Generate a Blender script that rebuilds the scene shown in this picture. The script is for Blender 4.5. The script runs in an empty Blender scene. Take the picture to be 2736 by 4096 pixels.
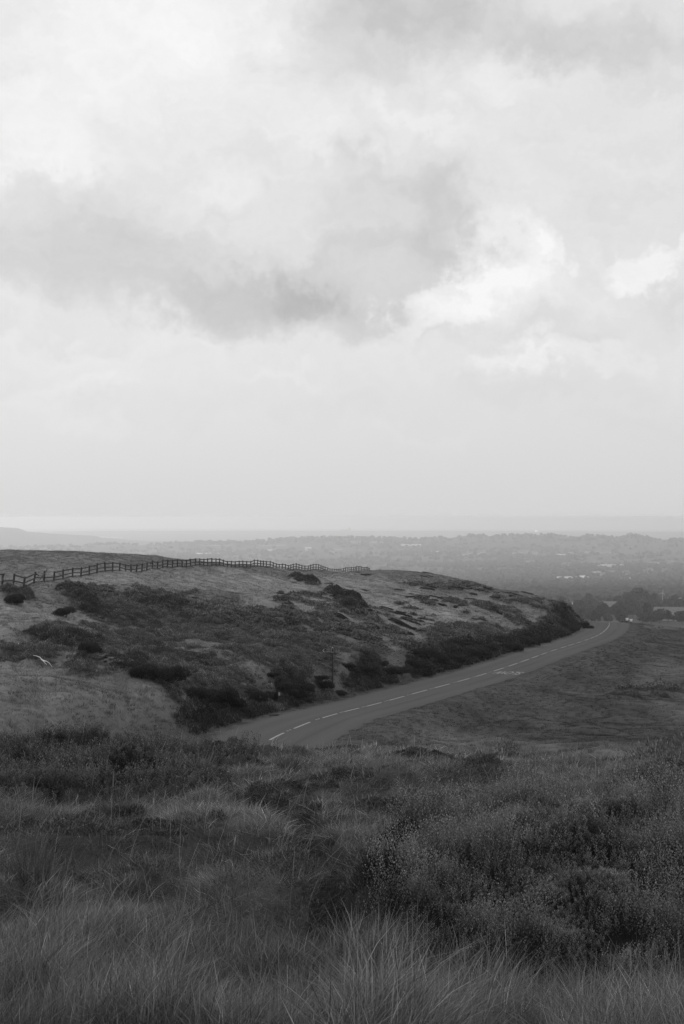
import bpy, math, random
import numpy as np
from mathutils import Vector, Matrix
random.seed(7)
rng = np.random.default_rng(11)
R = math.radians
sc = bpy.context.scene
COL = sc.collection

# ------------------------------------------------------------------ camera
F = 5689.0; CX = 1368.0; V0 = 2070.0      # focal length and principal point in photo pixels
cam_d = bpy.data.cameras.new('camera'); cam = bpy.data.objects.new('camera', cam_d); COL.objects.link(cam)
cam_d.sensor_fit = 'VERTICAL'; cam_d.sensor_height = 36.0; cam_d.sensor_width = 24.0; cam_d.lens = 50.0
cam_d.clip_start = 0.1; cam_d.clip_end = 90000
cam.location = (0, 0, 0); cam.rotation_euler = (R(90) + math.atan((V0 - 2048) / F), 0, 0)
sc.camera = cam

# ------------------------------------------------------------------ view / render
sc.view_settings.view_transform = 'Standard'; sc.view_settings.look = 'None'
sc.view_settings.exposure = 0.0; sc.view_settings.gamma = 1.0
sc.render.engine = 'CYCLES'
cy = sc.cycles
cy.max_bounces = 6; cy.diffuse_bounces = 3; cy.glossy_bounces = 2; cy.volume_bounces = 1
cy.use_denoising = True; cy.denoiser = 'OPENIMAGEDENOISE'
try: cy.denoising_input_passes = 'RGB_ALBEDO_NORMAL'; cy.denoising_prefilter = 'ACCURATE'
except Exception: pass
try: cy.use_adaptive_sampling = True; cy.adaptive_threshold = 0.01
except Exception: pass

# ------------------------------------------------------------------ world: overcast sky, Nishita under procedural cloud
SUN_AZ, SUN_EL = R(-25), R(31)            # azimuth measured from +Y towards +X
W = bpy.data.worlds.new('World'); sc.world = W; W.use_nodes = True
nt = W.node_tree; nt.nodes.clear(); L = nt.links.new
def N(t, **k):
    n = nt.nodes.new(t)
    for a, b in k.items(): setattr(n, a, b)
    return n
def M(op, a, b=None, c=None, clamp=False):
    n = N('ShaderNodeMath', operation=op, use_clamp=clamp)
    for i, x in enumerate((a, b, c)):
        if x is None: continue
        if isinstance(x, (int, float)): n.inputs[i].default_value = x
        else: L(x, n.inputs[i])
    return n.outputs[0]
def V(op, a, b):
    n = N('ShaderNodeVectorMath', operation=op)
    for i, x in enumerate((a, b)):
        if isinstance(x, tuple): n.inputs[i].default_value = x
        elif x is not None: L(x, n.inputs[i])
    return n
def NZ(vec, scale, detail, rough=0.55, off=(0, 0, 0)):
    n = N('ShaderNodeTexNoise'); n.inputs['Scale'].default_value = scale
    n.inputs['Detail'].default_value = detail; n.inputs['Roughness'].default_value = rough
    L(V('ADD', vec, off).outputs[0], n.inputs['Vector']); return n
tc = N('ShaderNodeTexCoord'); sx = N('ShaderNodeSeparateXYZ'); L(tc.outputs['Generated'], sx.inputs[0])
az = M('ARCTAN2', sx.outputs[0], sx.outputs[1]); el = M('ARCSINE', sx.outputs[2])
cb = N('ShaderNodeCombineXYZ'); L(az, cb.inputs[0]); L(el, cb.inputs[1])
P0 = cb.outputs[0]
w1 = NZ(P0, 9, 6, 0.6); w2 = NZ(P0, 34, 6, 0.62, (3, 5, 0))
d1 = V('MULTIPLY', V('SUBTRACT', w1.outputs['Color'], (.5, .5, .5)).outputs[0], (.16, .085, 0)).outputs[0]
d2 = V('MULTIPLY', V('SUBTRACT', w2.outputs['Color'], (.5, .5, .5)).outputs[0], (.075, .058, 0)).outputs[0]
PW = V('ADD', V('ADD', P0, d1).outputs[0], d2).outputs[0]
# cloud masses: azimuth, elevation (from pixels of a 1568 wide copy), half sizes, tilt, brightness, edge softness
CLD = [(330,70,330,190,0,.15,.1),(80,300,170,120,0,.11,.1),(110,370,90,40,0,.05,.3),(850,60,270,130,-5,-.22,.1),(1130,25,430,80,8,-.17,.1),
       (1400,120,200,65,12,-.17,.1),(1180,160,230,50,0,.05,.1),(230,480,220,95,0,-.17,.1),(90,590,360,85,2,-.16,.1),(620,725,330,70,4,-.20,.5),(380,640,420,100,2,-.10,.2),
       (850,620,260,90,-18,-.20,.5),(890,430,190,110,0,-.17,.2),(470,570,300,90,0,-.10,.1),(250,690,360,60,3,-.10,.1),(1010,500,110,110,-30,-.09,.2),
       (420,480,130,45,-30,.08,.2),(720,335,140,50,-10,.05,.2),(950,262,110,36,20,.06,.2),(680,250,90,40,0,.04,.2),
       (1120,590,105,70,-50,.17,.6),(1000,700,110,55,-38,.16,.6),(1230,580,60,34,20,.10,.6),(1190,640,120,70,10,.04,.2),(1220,580,70,30,10,.05,.3),(1150,700,150,60,0,.05,.3),(1230,770,210,50,3,-.10,.2),
       (1500,612,110,45,-12,.16,.6),(1530,720,120,50,0,-.08,.2),(1120,840,80,32,-25,.06,.3),(1290,835,170,30,-4,.07,.4),(1215,842,40,12,0,.06,.4),
       (1250,890,230,40,3,-.04,.2),(270,870,90,28,-20,.05,.3),(150,890,90,22,-10,.03,.3),(650,870,90,18,0,.03,.3),(560,920,330,40,3,-.025,.2),
       (90,770,320,36,0,-.09,.2),(770,740,120,36,-30,.06,.3),(950,985,130,22,0,.02,.3),(120,955,220,30,5,.03,.3),(1480,980,190,24,3,-.02,.2)]
acc = None
for (cu, cv, ru, rv, tilt, s, soft) in CLD:
    a0 = math.atan((cu * 1.745 - CX) / F); e0 = math.atan((V0 - cv * 1.745) / F)
    mp = N('ShaderNodeMapping'); mp.vector_type = 'TEXTURE'
    mp.inputs['Location'].default_value = (a0, e0, 0); mp.inputs['Rotation'].default_value = (0, 0, R(-tilt))
    mp.inputs['Scale'].default_value = (ru * 1.745 / F * 1.25, rv * 1.745 / F * 1.25, 1)
    L(PW, mp.inputs['Vector'])
    ln = N('ShaderNodeVectorMath', operation='LENGTH'); L(mp.outputs[0], ln.inputs[0])
    mr = N('ShaderNodeMapRange', interpolation_type='SMOOTHSTEP'); L(ln.outputs['Value'], mr.inputs['Value'])
    mr.inputs['From Min'].default_value = 1.15; mr.inputs['From Max'].default_value = soft
    mr.inputs['To Min'].default_value = 0.0; mr.inputs['To Max'].default_value = s
    acc = mr.outputs[0] if acc is None else M('ADD', acc, mr.outputs[0])
# general broken cloud, fading out towards the horizon where the photo's sky is smooth
gen = NZ(V('MULTIPLY', PW, (1, 2.2, 1)).outputs[0], 5.5, 9, 0.6, (1.7, .3, 0)); gf = M('SUBTRACT', gen.outputs['Fac'], .5)
fine = NZ(V('MULTIPLY', PW, (1, 1.7, 1)).outputs[0], 24, 8, 0.62, (7, 2, 0)); ff = M('SUBTRACT', fine.outputs['Fac'], .5)
elk = N('ShaderNodeMapRange', interpolation_type='SMOOTHSTEP'); L(el, elk.inputs['Value'])
for k, x in (('From Min', .03), ('From Max', .17), ('To Min', .06), ('To Max', 1)): elk.inputs[k].default_value = x
det = M('MULTIPLY', M('ADD', M('MULTIPLY', gf, .17), M('MULTIPLY', ff, .20)), elk.outputs[0])
base = N('ShaderNodeMapRange', interpolation_type='SMOOTHSTEP'); L(el, base.inputs['Value'])
for k, x in (('From Min', -.01), ('From Max', .15), ('To Min', .67), ('To Max', .765)): base.inputs[k].default_value = x
tot = M('ADD', M('ADD', base.outputs[0], M('MULTIPLY', acc, .66)), det)
sky = N('ShaderNodeTexSky', sky_type='NISHITA'); sky.sun_disc = False; sky.sun_elevation = SUN_EL; sky.sun_rotation = SUN_AZ
sky.air_density = 1.0; sky.dust_density = 3.0
bw = N('ShaderNodeRGBToBW'); L(sky.outputs[0], bw.inputs[0])
fin = M('ADD', M('MULTIPLY', tot, 9.6), M('MINIMUM', M('MULTIPLY', bw.outputs[0], .05), .8))
fin = M('MINIMUM', fin, 9.35)
bg = N('ShaderNodeBackground'); L(fin, bg.inputs['Color']); bg.inputs['Strength'].default_value = 0.1
wo = N('ShaderNodeOutputWorld'); L(bg.outputs[0], wo.inputs['Surface'])
W.cycles.sampling_method = 'MANUAL'; W.cycles.sample_map_resolution = 512

# ------------------------------------------------------------------ sun (veiled by cloud)
sd = bpy.data.lights.new('sun', 'SUN'); sd.energy = 1.2; sd.angle = R(12); sd.color = (1, 1, 1)
so = bpy.data.objects.new('sun', sd); COL.objects.link(so)
sv = Vector((math.sin(SUN_AZ) * math.cos(SUN_EL), math.cos(SUN_AZ) * math.cos(SUN_EL), math.sin(SUN_EL)))
so.rotation_euler = sv.to_track_quat('Z', 'Y').to_euler()

# ------------------------------------------------------------------ helpers
def tag(o, label=None, cat=None, group=None, kind=None):
    if label: o['label'] = label
    if cat: o['category'] = cat
    if group: o['group'] = group
    if kind: o['kind'] = kind
    return o
def link(name, me, parent=None):
    o = bpy.data.objects.new(name, me); COL.objects.link(o)
    if parent is not None: o.parent = parent
    return o
def empty(name, loc=(0, 0, 0), rz=0):
    o = bpy.data.objects.new(name, None); o.empty_display_size = .2; COL.objects.link(o)
    o.location = loc; o.rotation_euler = (0, 0, rz); return o
def np_mesh(name, verts, faces, mats, tone=None, smooth=False):
    """verts (n,3); faces: list of int arrays (m,k); tone: per-vertex albedo stored as attribute"""
    me = bpy.data.meshes.new(name)
    verts = np.asarray(verts, dtype=np.float32)
    me.vertices.add(len(verts)); me.vertices.foreach_set('co', verts.ravel())
    idx = np.concatenate([f.ravel() for f in faces]).astype(np.int32)
    cnt = np.concatenate([np.full(len(f), f.shape[1]) for f in faces]).astype(np.int32)
    st = np.concatenate([[0], np.cumsum(cnt)[:-1]]).astype(np.int32)
    me.loops.add(len(idx)); me.loops.foreach_set('vertex_index', idx)
    me.polygons.add(len(cnt)); me.polygons.foreach_set('loop_start', st)
    if smooth: me.polygons.foreach_set('use_smooth', np.ones(len(cnt), dtype=bool))
    me.update(calc_edges=True)
    if tone is not None:
        at = me.attributes.new('tone', 'FLOAT', 'POINT'); at.data.foreach_set('value', np.asarray(tone, dtype=np.float32))
    for m in (mats if isinstance(mats, (list, tuple)) else [mats]): me.materials.append(m)
    return me
class MB:
    def __init__(s): s.v = []; s.f = []
    def add(s, vs, fs):
        b = len(s.v); s.v += [tuple(x) for x in vs]; s.f += [tuple(b + i for i in f) for f in fs]
    def box(s, c, size, rot=None, taper=1.0):
        x, y, z = [k / 2 for k in size]; vs = []
        for sz in (-1, 1):
            t = taper if sz > 0 else 1
            for sx_, sy_ in ((-1, -1), (1, -1), (1, 1), (-1, 1)): vs.append(Vector((sx_ * x * t, sy_ * y * t, sz * z)))
        if rot is not None: vs = [rot @ p for p in vs]
        s.add([p + Vector(c) for p in vs], [(3, 2, 1, 0), (4, 5, 6, 7), (0, 1, 5, 4), (1, 2, 6, 5), (2, 3, 7, 6), (3, 0, 4, 7)])
    def bar(s, a, b, w, h):
        a, b = Vector(a), Vector(b); d = b - a; r = d.to_track_quat('X', 'Z').to_matrix()
        s.box((a + b) / 2, (d.length, w, h), r)
    def tube(s, pts, rad, n=8):
        rings = []
        for i, p in enumerate(pts):
            p = Vector(p); q = Vector(pts[min(i + 1, len(pts) - 1)]) - Vector(pts[max(i - 1, 0)])
            rt = q.to_track_quat('Z', 'Y').to_matrix(); r_ = rad[i] if isinstance(rad, (list, tuple)) else rad
            rings.append([p + rt @ Vector((math.cos(2 * math.pi * k / n) * r_, math.sin(2 * math.pi * k / n) * r_, 0)) for k in range(n)])
        vs = [p for r_ in rings for p in r_]; fs = []
        for i in range(len(pts) - 1):
            for k in range(n): fs.append((i * n + k, i * n + (k + 1) % n, (i + 1) * n + (k + 1) % n, (i + 1) * n + k))
        fs.append(tuple(reversed(range(n)))); fs.append(tuple((len(pts) - 1) * n + k for k in range(n)))
        s.add(vs, fs)
    def build(s, name, mat, parent=None, bevel=0):
        me = bpy.data.meshes.new(name); me.from_pydata(s.v, [], s.f); me.update(); me.materials.append(mat)
        o = link(name, me, parent)
        if bevel:
            b = o.modifiers.new('bevel', 'BEVEL'); b.width = bevel; b.segments = 2
        return o

def mat_plain(name, val, rough=.85, var=.15, scale=8, bump=0.0, attr=False, spec=.2, metallic=0, detail=6, stretch=None, sheen=0):
    """grey procedural material; attr: multiply by the mesh's own albedo attribute"""
    m = bpy.data.materials.new(name); m.use_nodes = True; t = m.node_tree; b = t.nodes['Principled BSDF']
    b.inputs['Roughness'].default_value = rough; b.inputs['Specular IOR Level'].default_value = spec
    b.inputs['Metallic'].default_value = metallic
    co = t.nodes.new('ShaderNodeTexCoord'); nz = t.nodes.new('ShaderNodeTexNoise')
    nz.inputs['Scale'].default_value = scale; nz.inputs['Detail'].default_value = detail; nz.inputs['Roughness'].default_value = .6
    if stretch:
        mp = t.nodes.new('ShaderNodeMapping'); mp.inputs['Scale'].default_value = stretch
        t.links.new(co.outputs['Object'], mp.inputs[0]); t.links.new(mp.outputs[0], nz.inputs['Vector'])
    else: t.links.new(co.outputs['Object'], nz.inputs['Vector'])
    mr = t.nodes.new('ShaderNodeMapRange'); t.links.new(nz.outputs['Fac'], mr.inputs['Value'])
    mr.inputs['From Min'].default_value = .28; mr.inputs['From Max'].default_value = .72
    mr.inputs['To Min'].default_value = 1 - var; mr.inputs['To Max'].default_value = 1 + var
    mu = t.nodes.new('ShaderNodeMath'); mu.operation = 'MULTIPLY'; t.links.new(mr.outputs[0], mu.inputs[0])
    if attr:
        at = t.nodes.new('ShaderNodeAttribute'); at.attribute_name = 'tone'; m2 = t.nodes.new('ShaderNodeMath'); m2.operation = 'MULTIPLY'
        t.links.new(at.outputs['Fac'], m2.inputs[0]); m2.inputs[1].default_value = val; t.links.new(m2.outputs[0], mu.inputs[1])
    else: mu.inputs[1].default_value = val
    t.links.new(mu.outputs[0], b.inputs['Base Color'])
    if bump:
        bp = t.nodes.new('ShaderNodeBump'); bp.inputs['Strength'].default_value = .6; bp.inputs['Distance'].default_value = bump
        t.links.new(nz.outputs['Fac'], bp.inputs['Height']); t.links.new(bp.outputs[0], b.inputs['Normal'])
    return m

def translucent(m, k=.35):
    t = m.node_tree; b = t.nodes['Principled BSDF']; o_ = [n_ for n_ in t.nodes if n_.type == 'OUTPUT_MATERIAL'][0]
    tr = t.nodes.new('ShaderNodeBsdfTranslucent'); t.links.new(b.inputs['Base Color'].links[0].from_socket, tr.inputs['Color'])
    mx = t.nodes.new('ShaderNodeMixShader'); mx.inputs[0].default_value = k; t.links.new(b.outputs[0], mx.inputs[1]); t.links.new(tr.outputs[0], mx.inputs[2]); t.links.new(mx.outputs[0], o_.inputs[0]); return m
def smooth(x): x = np.clip(x, 0, 1); return x * x * (3 - 2 * x)
def vnoise(x, y, seed=0):
    xi = np.floor(x).astype(np.int64); yi = np.floor(y).astype(np.int64); fx = x - xi; fy = y - yi
    fx = fx * fx * (3 - 2 * fx); fy = fy * fy * (3 - 2 * fy)
    def h(a, b):
        n = (a * 374761393 + b * 668265263 + seed * 974634777) & 0xffffffff
        n = ((n ^ (n >> 13)) * 1274126177) & 0xffffffff; n = n ^ (n >> 16)
        return (n & 0xffffff) / float(0xffffff)
    return (h(xi, yi) * (1 - fx) + h(xi + 1, yi) * fx) * (1 - fy) + (h(xi, yi + 1) * (1 - fx) + h(xi + 1, yi + 1) * fx) * fy
def fbm(x, y, o=4, seed=0, g=.5):
    s = 0; a = 1; t = 0
    for k in range(o):
        s = s + a * vnoise(x * 2 ** k + 17.3 * k, y * 2 ** k - 9.1 * k, seed + k); t += a; a *= g
    return s / t * 2 - 1

# ------------------------------------------------------------------ lie of the land
ROAD = [(700,3130,52),(900,3032,63),(1085,2946,73),(1285,2858,85),(1378,2850,91),(1468,2830,97),(1556,2804,102.5),(1647,2777,108),(1738,2752,113.5),
        (1830,2730,119.5),(1906,2708,124.5),(1975,2686,130),(2035,2667,135.5),(2086,2649,141),(2128,2633,147),(2165,2619,152),(2203,2605,158),
        (2243,2593,163.5),(2275,2583,169),(2308,2573,175),(2337,2564,180),(2361,2555,186),(2381,2548,192),(2397,2540,197.5),(2411,2532,203),
        (2423,2522,209),(2430,2513,215),(2436,2505,221),(2440,2498,227),(2439,2491,233),(2434,2486,240),(2420,2488,249),(2395,2498,262),(2350,2520,285)]
def wp(u, v, d): return ((u - CX) / F * d, d, -(v - V0) / F * d)
rp = np.array([wp(*p) for p in ROAD]); rp[:, 2] = np.minimum(rp[:, 2], -10.6)
for _ in range(2): rp[1:-1] = (rp[:-2] + 2 * rp[1:-1] + rp[2:]) / 4
# dense centreline
seg = np.concatenate([[0], np.cumsum(np.linalg.norm(np.diff(rp[:, :2], axis=0), axis=1))])
S = np.arange(0, seg[-1], .5)
RC = np.stack([np.interp(S, seg, rp[:, k]) for k in range(3)], 1)
ker = np.hanning(23); ker /= ker.sum()
for k in range(3):
    pad = np.concatenate([2 * RC[0, k] - RC[11:0:-1, k], RC[:, k], 2 * RC[-1, k] - RC[-2:-13:-1, k]]); RC[:, k] = np.convolve(pad, ker, 'valid')
RT = np.gradient(RC, axis=0); RT /= np.linalg.norm(RT[:, :2], axis=1)[:, None]
RN = np.stack([RT[:, 1], -RT[:, 0]], 1)           # to the right of travel away from the camera
FEN = [(8,2353,123),(52,2354,127),(323,2306,160),(546,2291,180),(650,2274,198),(864,2268,214),(925,2270,222),(1065,2270,240),(1185,2274,262),
       (1280,2279,290),(1400,2288,320),(1480,2291,345),(1521,2293,400)]
CT = [ # near knoll
 (-300,4096,4.6),(700,4096,4.6),(1368,4096,4.6),(2100,4096,4.6),(3000,4096,4.6),
 (-300,3700,6.3),(700,3700,6.3),(1368,3700,6.3),(2100,3740,6.1),(3000,3740,6.1),
 (-300,3400,8.5),(500,3390,8.5),(1000,3380,8.6),(1480,3460,8.4),(1950,3400,8.3),(2500,3420,8.3),(3000,3420,8.3),
 (-300,3170,11.5),(300,3180,11.5),(700,3170,11.8),(1100,3150,12),(1500,3200,11.6),(2000,3210,11.0),(2450,3190,11.2),(3000,3200,11.4),
 (-300,3075,15),(300,3075,15),(500,3040,15.5),(700,3012,15.5),(900,3022,15.5),(1100,3016,16),(1450,3015,17.5),(1800,3060,18),(2300,3085,18),(3000,3120,18),
 (-300,3130,23),(300,3130,23),(700,3060,23),(1100,3060,23),(1450,3020,25),(1800,3010,27),(2200,3020,30),(2600,3050,30),(3000,3060,30),
 (1700,3010,38),(2000,2995,38),(2300,2992,40),(2700,3010,40),(3000,3015,40),
 (-300,3080,33),(300,3080,33),(700,3100,36),(1100,3130,40),(1500,3090,50),(1800,3060,58),(2200,3030,58),(2700,3010,60),
 (-300,2960,42),(100,2958,44),(400,2965,48),(700,2960,58),(950,2990,62),
 # left hillside
 (-300,2820,58),(100,2820,60),(450,2830,62),(750,2890,64),(100,2700,76),(450,2720,76),(800,2800,76),(-300,2700,74),
 (100,2610,88),(350,2610,90),(600,2660,86),(-300,2600,90),(150,2530,92),(350,2545,96),(100,2450,105),(-300,2440,105),(100,2390,116),(-300,2380,118),
 (700,2700,89),(700,2600,102),(700,2500,120),(700,2400,140),(700,2320,172),(400,2500,112),(400,2400,128),(400,2340,150),
 (1000,2830,80),(1050,2780,86),(1100,2700,95),(1100,2600,108),(1100,2500,128),(1100,2400,160),(1100,2310,220),
 (1400,2760,98),(1400,2700,106),(1400,2600,120),(1400,2500,144),(1400,2400,185),(1400,2330,260),
 (1620,2700,115),(1650,2600,130),(1650,2500,152),(1650,2400,190),(1650,2340,280),(1560,2296,400),(1650,2305,385),
 (1900,2620,142),(1900,2500,172),(1900,2400,218),(1900,2336,320),
 (2130,2560,167),(2150,2480,188),(2150,2410,225),(2150,2385,255),(2300,2500,200),(2300,2440,226),(2370,2478,222),
 # behind the fence, top of the moor
 (-300,2224,190),(0,2224,190),(340,2230,190),(640,2244,205),(0,2290,150),(-300,2300,150),(300,2262,172),(0,2245,260),(340,2255,260),(640,2275,270),(0,2400,420),(640,2420,420),
 (860,2290,262),(1100,2320,300),(1300,2350,360),(1000,2460,430),(-300,2450,420),
 (1560,2380,470),(1900,2390,400),(2100,2450,330),(2250,2510,300),(2350,2560,310),(1700,2370,450),
 # right-hand moor
 (1500,2945,88),(1700,2890,100),(2000,2800,112),(2200,2720,130),(2400,2640,158),(2500,2560,190),(2530,2493,234),(2600,2500,238),(2736,2514,240),(3000,2520,240),
 (1800,2965,80),(2000,2960,80),(2000,2900,92),(2300,2975,76),(2300,2900,90),(2300,2800,110),(2600,2985,75),(2736,2900,92),(3000,2900,92),(2736,2800,112),(3000,2800,112),
 (2600,2700,140),(2736,2700,140),(3000,2700,140),(2600,2600,178),(2736,2600,180),(3000,2600,180),
 (2450,2540,290),(2600,2570,290),(2736,2570,290),(3000,2570,290),(2500,2640,430),(3000,2640,430),(2200,2620,430),(1900,2600,520),
]
CT = CT + FEN + [p for p in ROAD[1:-1]]
CT += [(u, 2070 + .108 * F, 620) for u in (-300, 300, 900, 1500, 2100, 2700, 3000)]
ca = np.array([[math.atan((u - CX) / F), math.log(d / math.cos(math.atan((u - CX) / F))), (v - V0) / F * math.cos(math.atan((u - CX) / F))] for u, v, d in CT])
def tps(r2): return np.where(r2 > 1e-12, .5 * r2 * np.log(np.maximum(r2, 1e-12)), 0)
AS = 1.0
A_ = ca[:, 0] * AS; B_ = ca[:, 1]; n = len(ca)
K = tps((A_[:, None] - A_[None]) ** 2 + (B_[:, None] - B_[None]) ** 2) + np.eye(n) * 2e-4
Pm = np.stack([np.ones(n), A_, B_], 1)
sol = np.linalg.solve(np.block([[K, Pm], [Pm.T, np.zeros((3, 3))]]), np.concatenate([ca[:, 2], np.zeros(3)]))
AMIN, AMAX = math.atan((-300 - CX) / F), math.atan((3000 - CX) / F)
def near_q(a, lr):
    a = np.clip(a, AMIN, AMAX); lr = np.clip(lr, math.log(4.0), math.log(700)); sh = a.shape; a = a.ravel() * AS; lr = lr.ravel(); out = np.empty_like(a)
    for i in range(0, len(a), 20000):
        x = a[i:i + 20000]; y = lr[i:i + 20000]
        out[i:i + 20000] = tps((x[:, None] - A_[None]) ** 2 + (y[:, None] - B_[None]) ** 2) @ sol[:n] + sol[n] + sol[n + 1] * x + sol[n + 2] * y
    return out.reshape(sh)
# far country: pixel height of the ground at each distance, for six columns of the picture
FU = [-300, 0, 150, 450, 850, 1200, 1800, 2150, 2400, 2736, 3000]
FT = [(620, [2684] * 11), (1000, [2500] * 11), (1300, [2458] * 11), (1800, [2414] * 11), (2500, [2374] * 11), (4000, [2325] * 11), (6000, [2262] * 11),
      (7600, [2236, 2234, 2232, 2228, 2220, 2216, 2212, 2212, 2212, 2214, 2214]),
      (9200, [2196, 2190, 2184, 2174, 2164, 2155, 2149, 2144, 2144, 2150, 2150]), (10300, [2215, 2210, 2205, 2195, 2185, 2175, 2170, 2168, 2168, 2170, 2170]),
      (12600, [2104, 2108, 2133, 2156, 2160, 2160, 2160, 2160, 2160, 2160, 2160]), (14500, [2165] * 11), (20000, [2128, 2127, 2125, 2124, 2123, 2123, 2124, 2125, 2126, 2127, 2127]),
      (23000, [2142] * 11), (29000, [2120, 2120, 2119, 2118, 2119, 2120, 2121, 2122, 2123, 2125, 2125]), (34000, [2116, 2115, 2115, 2114, 2114, 2115, 2117, 2118, 2119, 2121, 2121]), (36000, [2122] * 11)]
CREST = {9200: [(-300,2200),(0,2198),(52,2191),(305,2184),(454,2177),(541,2182),(698,2174),(837,2169),(960,2171),(1047,2165),(1160,2157),(1265,2152),(1368,2151),(1542,2151),(1638,2157),(1752,2154),(1804,2157),(1857,2146),(2014,2143),(2197,2139),
  (2293,2151),(2389,2143),(2432,2152),(2485,2152),(2520,2141),(2563,2141),(2607,2156),(2633,2161),(2677,2163),(2694,2154),(2736,2156),(3000,2150)],
 12600: [(-300,2100),(0,2108),(61,2111),(122,2127),(209,2134),(349,2141),(384,2143),(401,2149),(489,2157),(611,2165),(3000,2165)]}
FU2 = sorted(set(FU) | {u for c_ in CREST.values() for u, _ in c_})
FT = [(r, [float(np.interp(u, [c_[0] for c_ in CREST[r]], [c_[1] for c_ in CREST[r]])) for u in FU2] if r in CREST else [float(np.interp(u, FU, row)) for u in FU2]) for r, row in FT]
FU = FU2
fa = np.array([math.atan((u - CX) / F) for u in FU]); flr = np.log([r for r, _ in FT]); fq = np.array([[(v - V0) / F for v in row] for _, row in FT])
def far_q(a, lr):
    a = np.clip(a, AMIN, AMAX); lr = np.clip(lr, flr[0], flr[-1])
    j = np.clip(np.searchsorted(fa, a) - 1, 0, len(fa) - 2); ta = smooth((a - fa[j]) / (fa[j + 1] - fa[j]))
    i = np.clip(np.searchsorted(flr, lr) - 1, 0, len(flr) - 2); tb = smooth((lr - flr[i]) / (flr[i + 1] - flr[i])) * .6 + .4 * (lr - flr[i]) / (flr[i + 1] - flr[i])
    q = (fq[i, j] * (1 - ta) + fq[i, j + 1] * ta) * (1 - tb) + (fq[i + 1, j] * (1 - ta) + fq[i + 1, j + 1] * ta) * tb
    return q * np.cos(a)
def road_dist(x, y):
    """distance to the centreline, signed side, index"""
    sh = x.shape; x = x.ravel(); y = y.ravel(); D = np.full(len(x), 1e3); I = np.zeros(len(x), int)
    m = np.where((y > 35) & (y < 320) & (x > -30) & (x < 70))[0]
    for i in range(0, len(m), 20000):
        k = m[i:i + 20000]; d2 = (x[k, None] - RC[None, :, 0]) ** 2 + (y[k, None] - RC[None, :, 1]) ** 2
        I[k] = d2.argmin(1); D[k] = np.sqrt(d2.min(1))
    sg = np.sign((x - RC[I, 0]) * RN[I, 0] + (y - RC[I, 1]) * RN[I, 1])
    return D.reshape(sh), sg.reshape(sh), I.reshape(sh)
# elliptical patches: u, v, half width, half height, tilt in degrees (clockwise on the picture), strength
HEATH = [(820,2570,480,140,10,.62),(1300,2500,230,90,25,.5),(500,2640,260,70,10,.6),(300,2560,300,60,4,.45),(1500,2500,180,70,30,.27),(1750,2550,180,70,28,.3),(560,2425,330,50,6,1),(900,2480,330,75,14,.8),(1180,2570,230,85,22,.7),(1420,2500,120,60,35,.5),(330,2410,110,50,30,1),(80,2390,80,26,14,1),
 (250,2570,160,30,12,1),(120,2630,200,40,-3,.75),(380,2590,60,26,30,1),(330,2690,60,26,20,.8),(560,2690,170,45,14,.8),(700,2590,150,60,10,.35),
 (760,2690,180,50,22,.85),(950,2720,160,55,16,.9),(860,2790,150,60,10,1),(1060,2790,160,55,4,1),(1230,2720,150,70,15,1),(1500,2670,120,45,10,1),(1360,2750,50,22,10,.9),
 (1420,2600,190,60,28,.6),(1680,2630,70,50,35,1),(1560,2540,160,40,32,.55),(1760,2580,80,60,20,1),(1880,2570,150,70,-5,1),(2040,2570,110,40,-20,1),(2180,2520,130,40,-12,1),(2290,2470,110,36,20,1),(2340,2500,50,24,0,1),
 (2080,2480,140,22,22,.8),(1980,2520,90,20,25,.7),(1380,2415,110,26,30,1),(1440,2470,60,20,35,.8),(1215,2320,60,14,14,.9),(1870,2345,80,13,9,.9),(1800,2350,60,10,8,.8),(1830,2430,60,18,25,.7),(1950,2440,70,16,22,.8),
 (2120,2420,90,14,22,.8),(2020,2400,60,10,18,.7),(1660,2345,40,8,8,.7),(1700,2420,50,12,20,.6),(1620,2430,40,12,20,.5),
 (2620,2760,120,26,6,.6),(2500,2790,60,14,6,.5),(2680,3110,160,40,12,.9),(2450,3020,120,16,8,.3),(1960,2985,90,14,10,.3),(1590,3380,130,60,-40,1),(1660,2860,24,14,0,.4),(1720,3010,60,18,5,.4)]
DARK = [(860,2800,170,55,10,1),(1060,2800,170,50,4,1),(1230,2740,150,60,15,1),(1500,2675,120,38,10,1),(1690,2640,70,45,35,1),(1800,2620,90,50,10,1),(1900,2590,130,50,-8,1),(2040,2570,110,36,-20,1),(2180,2525,130,36,-14,1),(2290,2475,100,34,20,1),(2345,2492,50,24,0,1),
 (250,2575,150,22,12,.9),(90,2392,80,14,14,.5),(560,2700,170,36,14,.7),(330,2415,90,30,30,.8),(660,2430,90,30,10,.8),(1385,2415,100,22,30,1),(1215,2320,55,12,14,1)]
PATH = [(1160,3310,110,50,30,1),(1260,3440,120,80,50,1),(1320,3590,130,90,70,1),(1350,3720,140,60,0,.8),(1060,3230,110,32,14,.9),(900,3180,120,26,10,.8)]
BILB = [(2250,3590,740,230,0,1),(1690,3590,230,130,-30,1),(2150,3400,400,90,0,.9),(2600,3460,300,180,0,1),(2000,3740,480,130,4,1),(2620,3770,300,110,0,.9)]
BILL = [(150,3030,330,70,4,1),(450,3090,330,80,6,1),(760,3130,200,60,10,.8),(900,3020,150,30,4,.5),(700,3030,120,40,0,.7),(150,3130,260,60,4,.9),(900,3010,100,30,0,.4),(1010,2985,200,24,-2,.45)]
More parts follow.
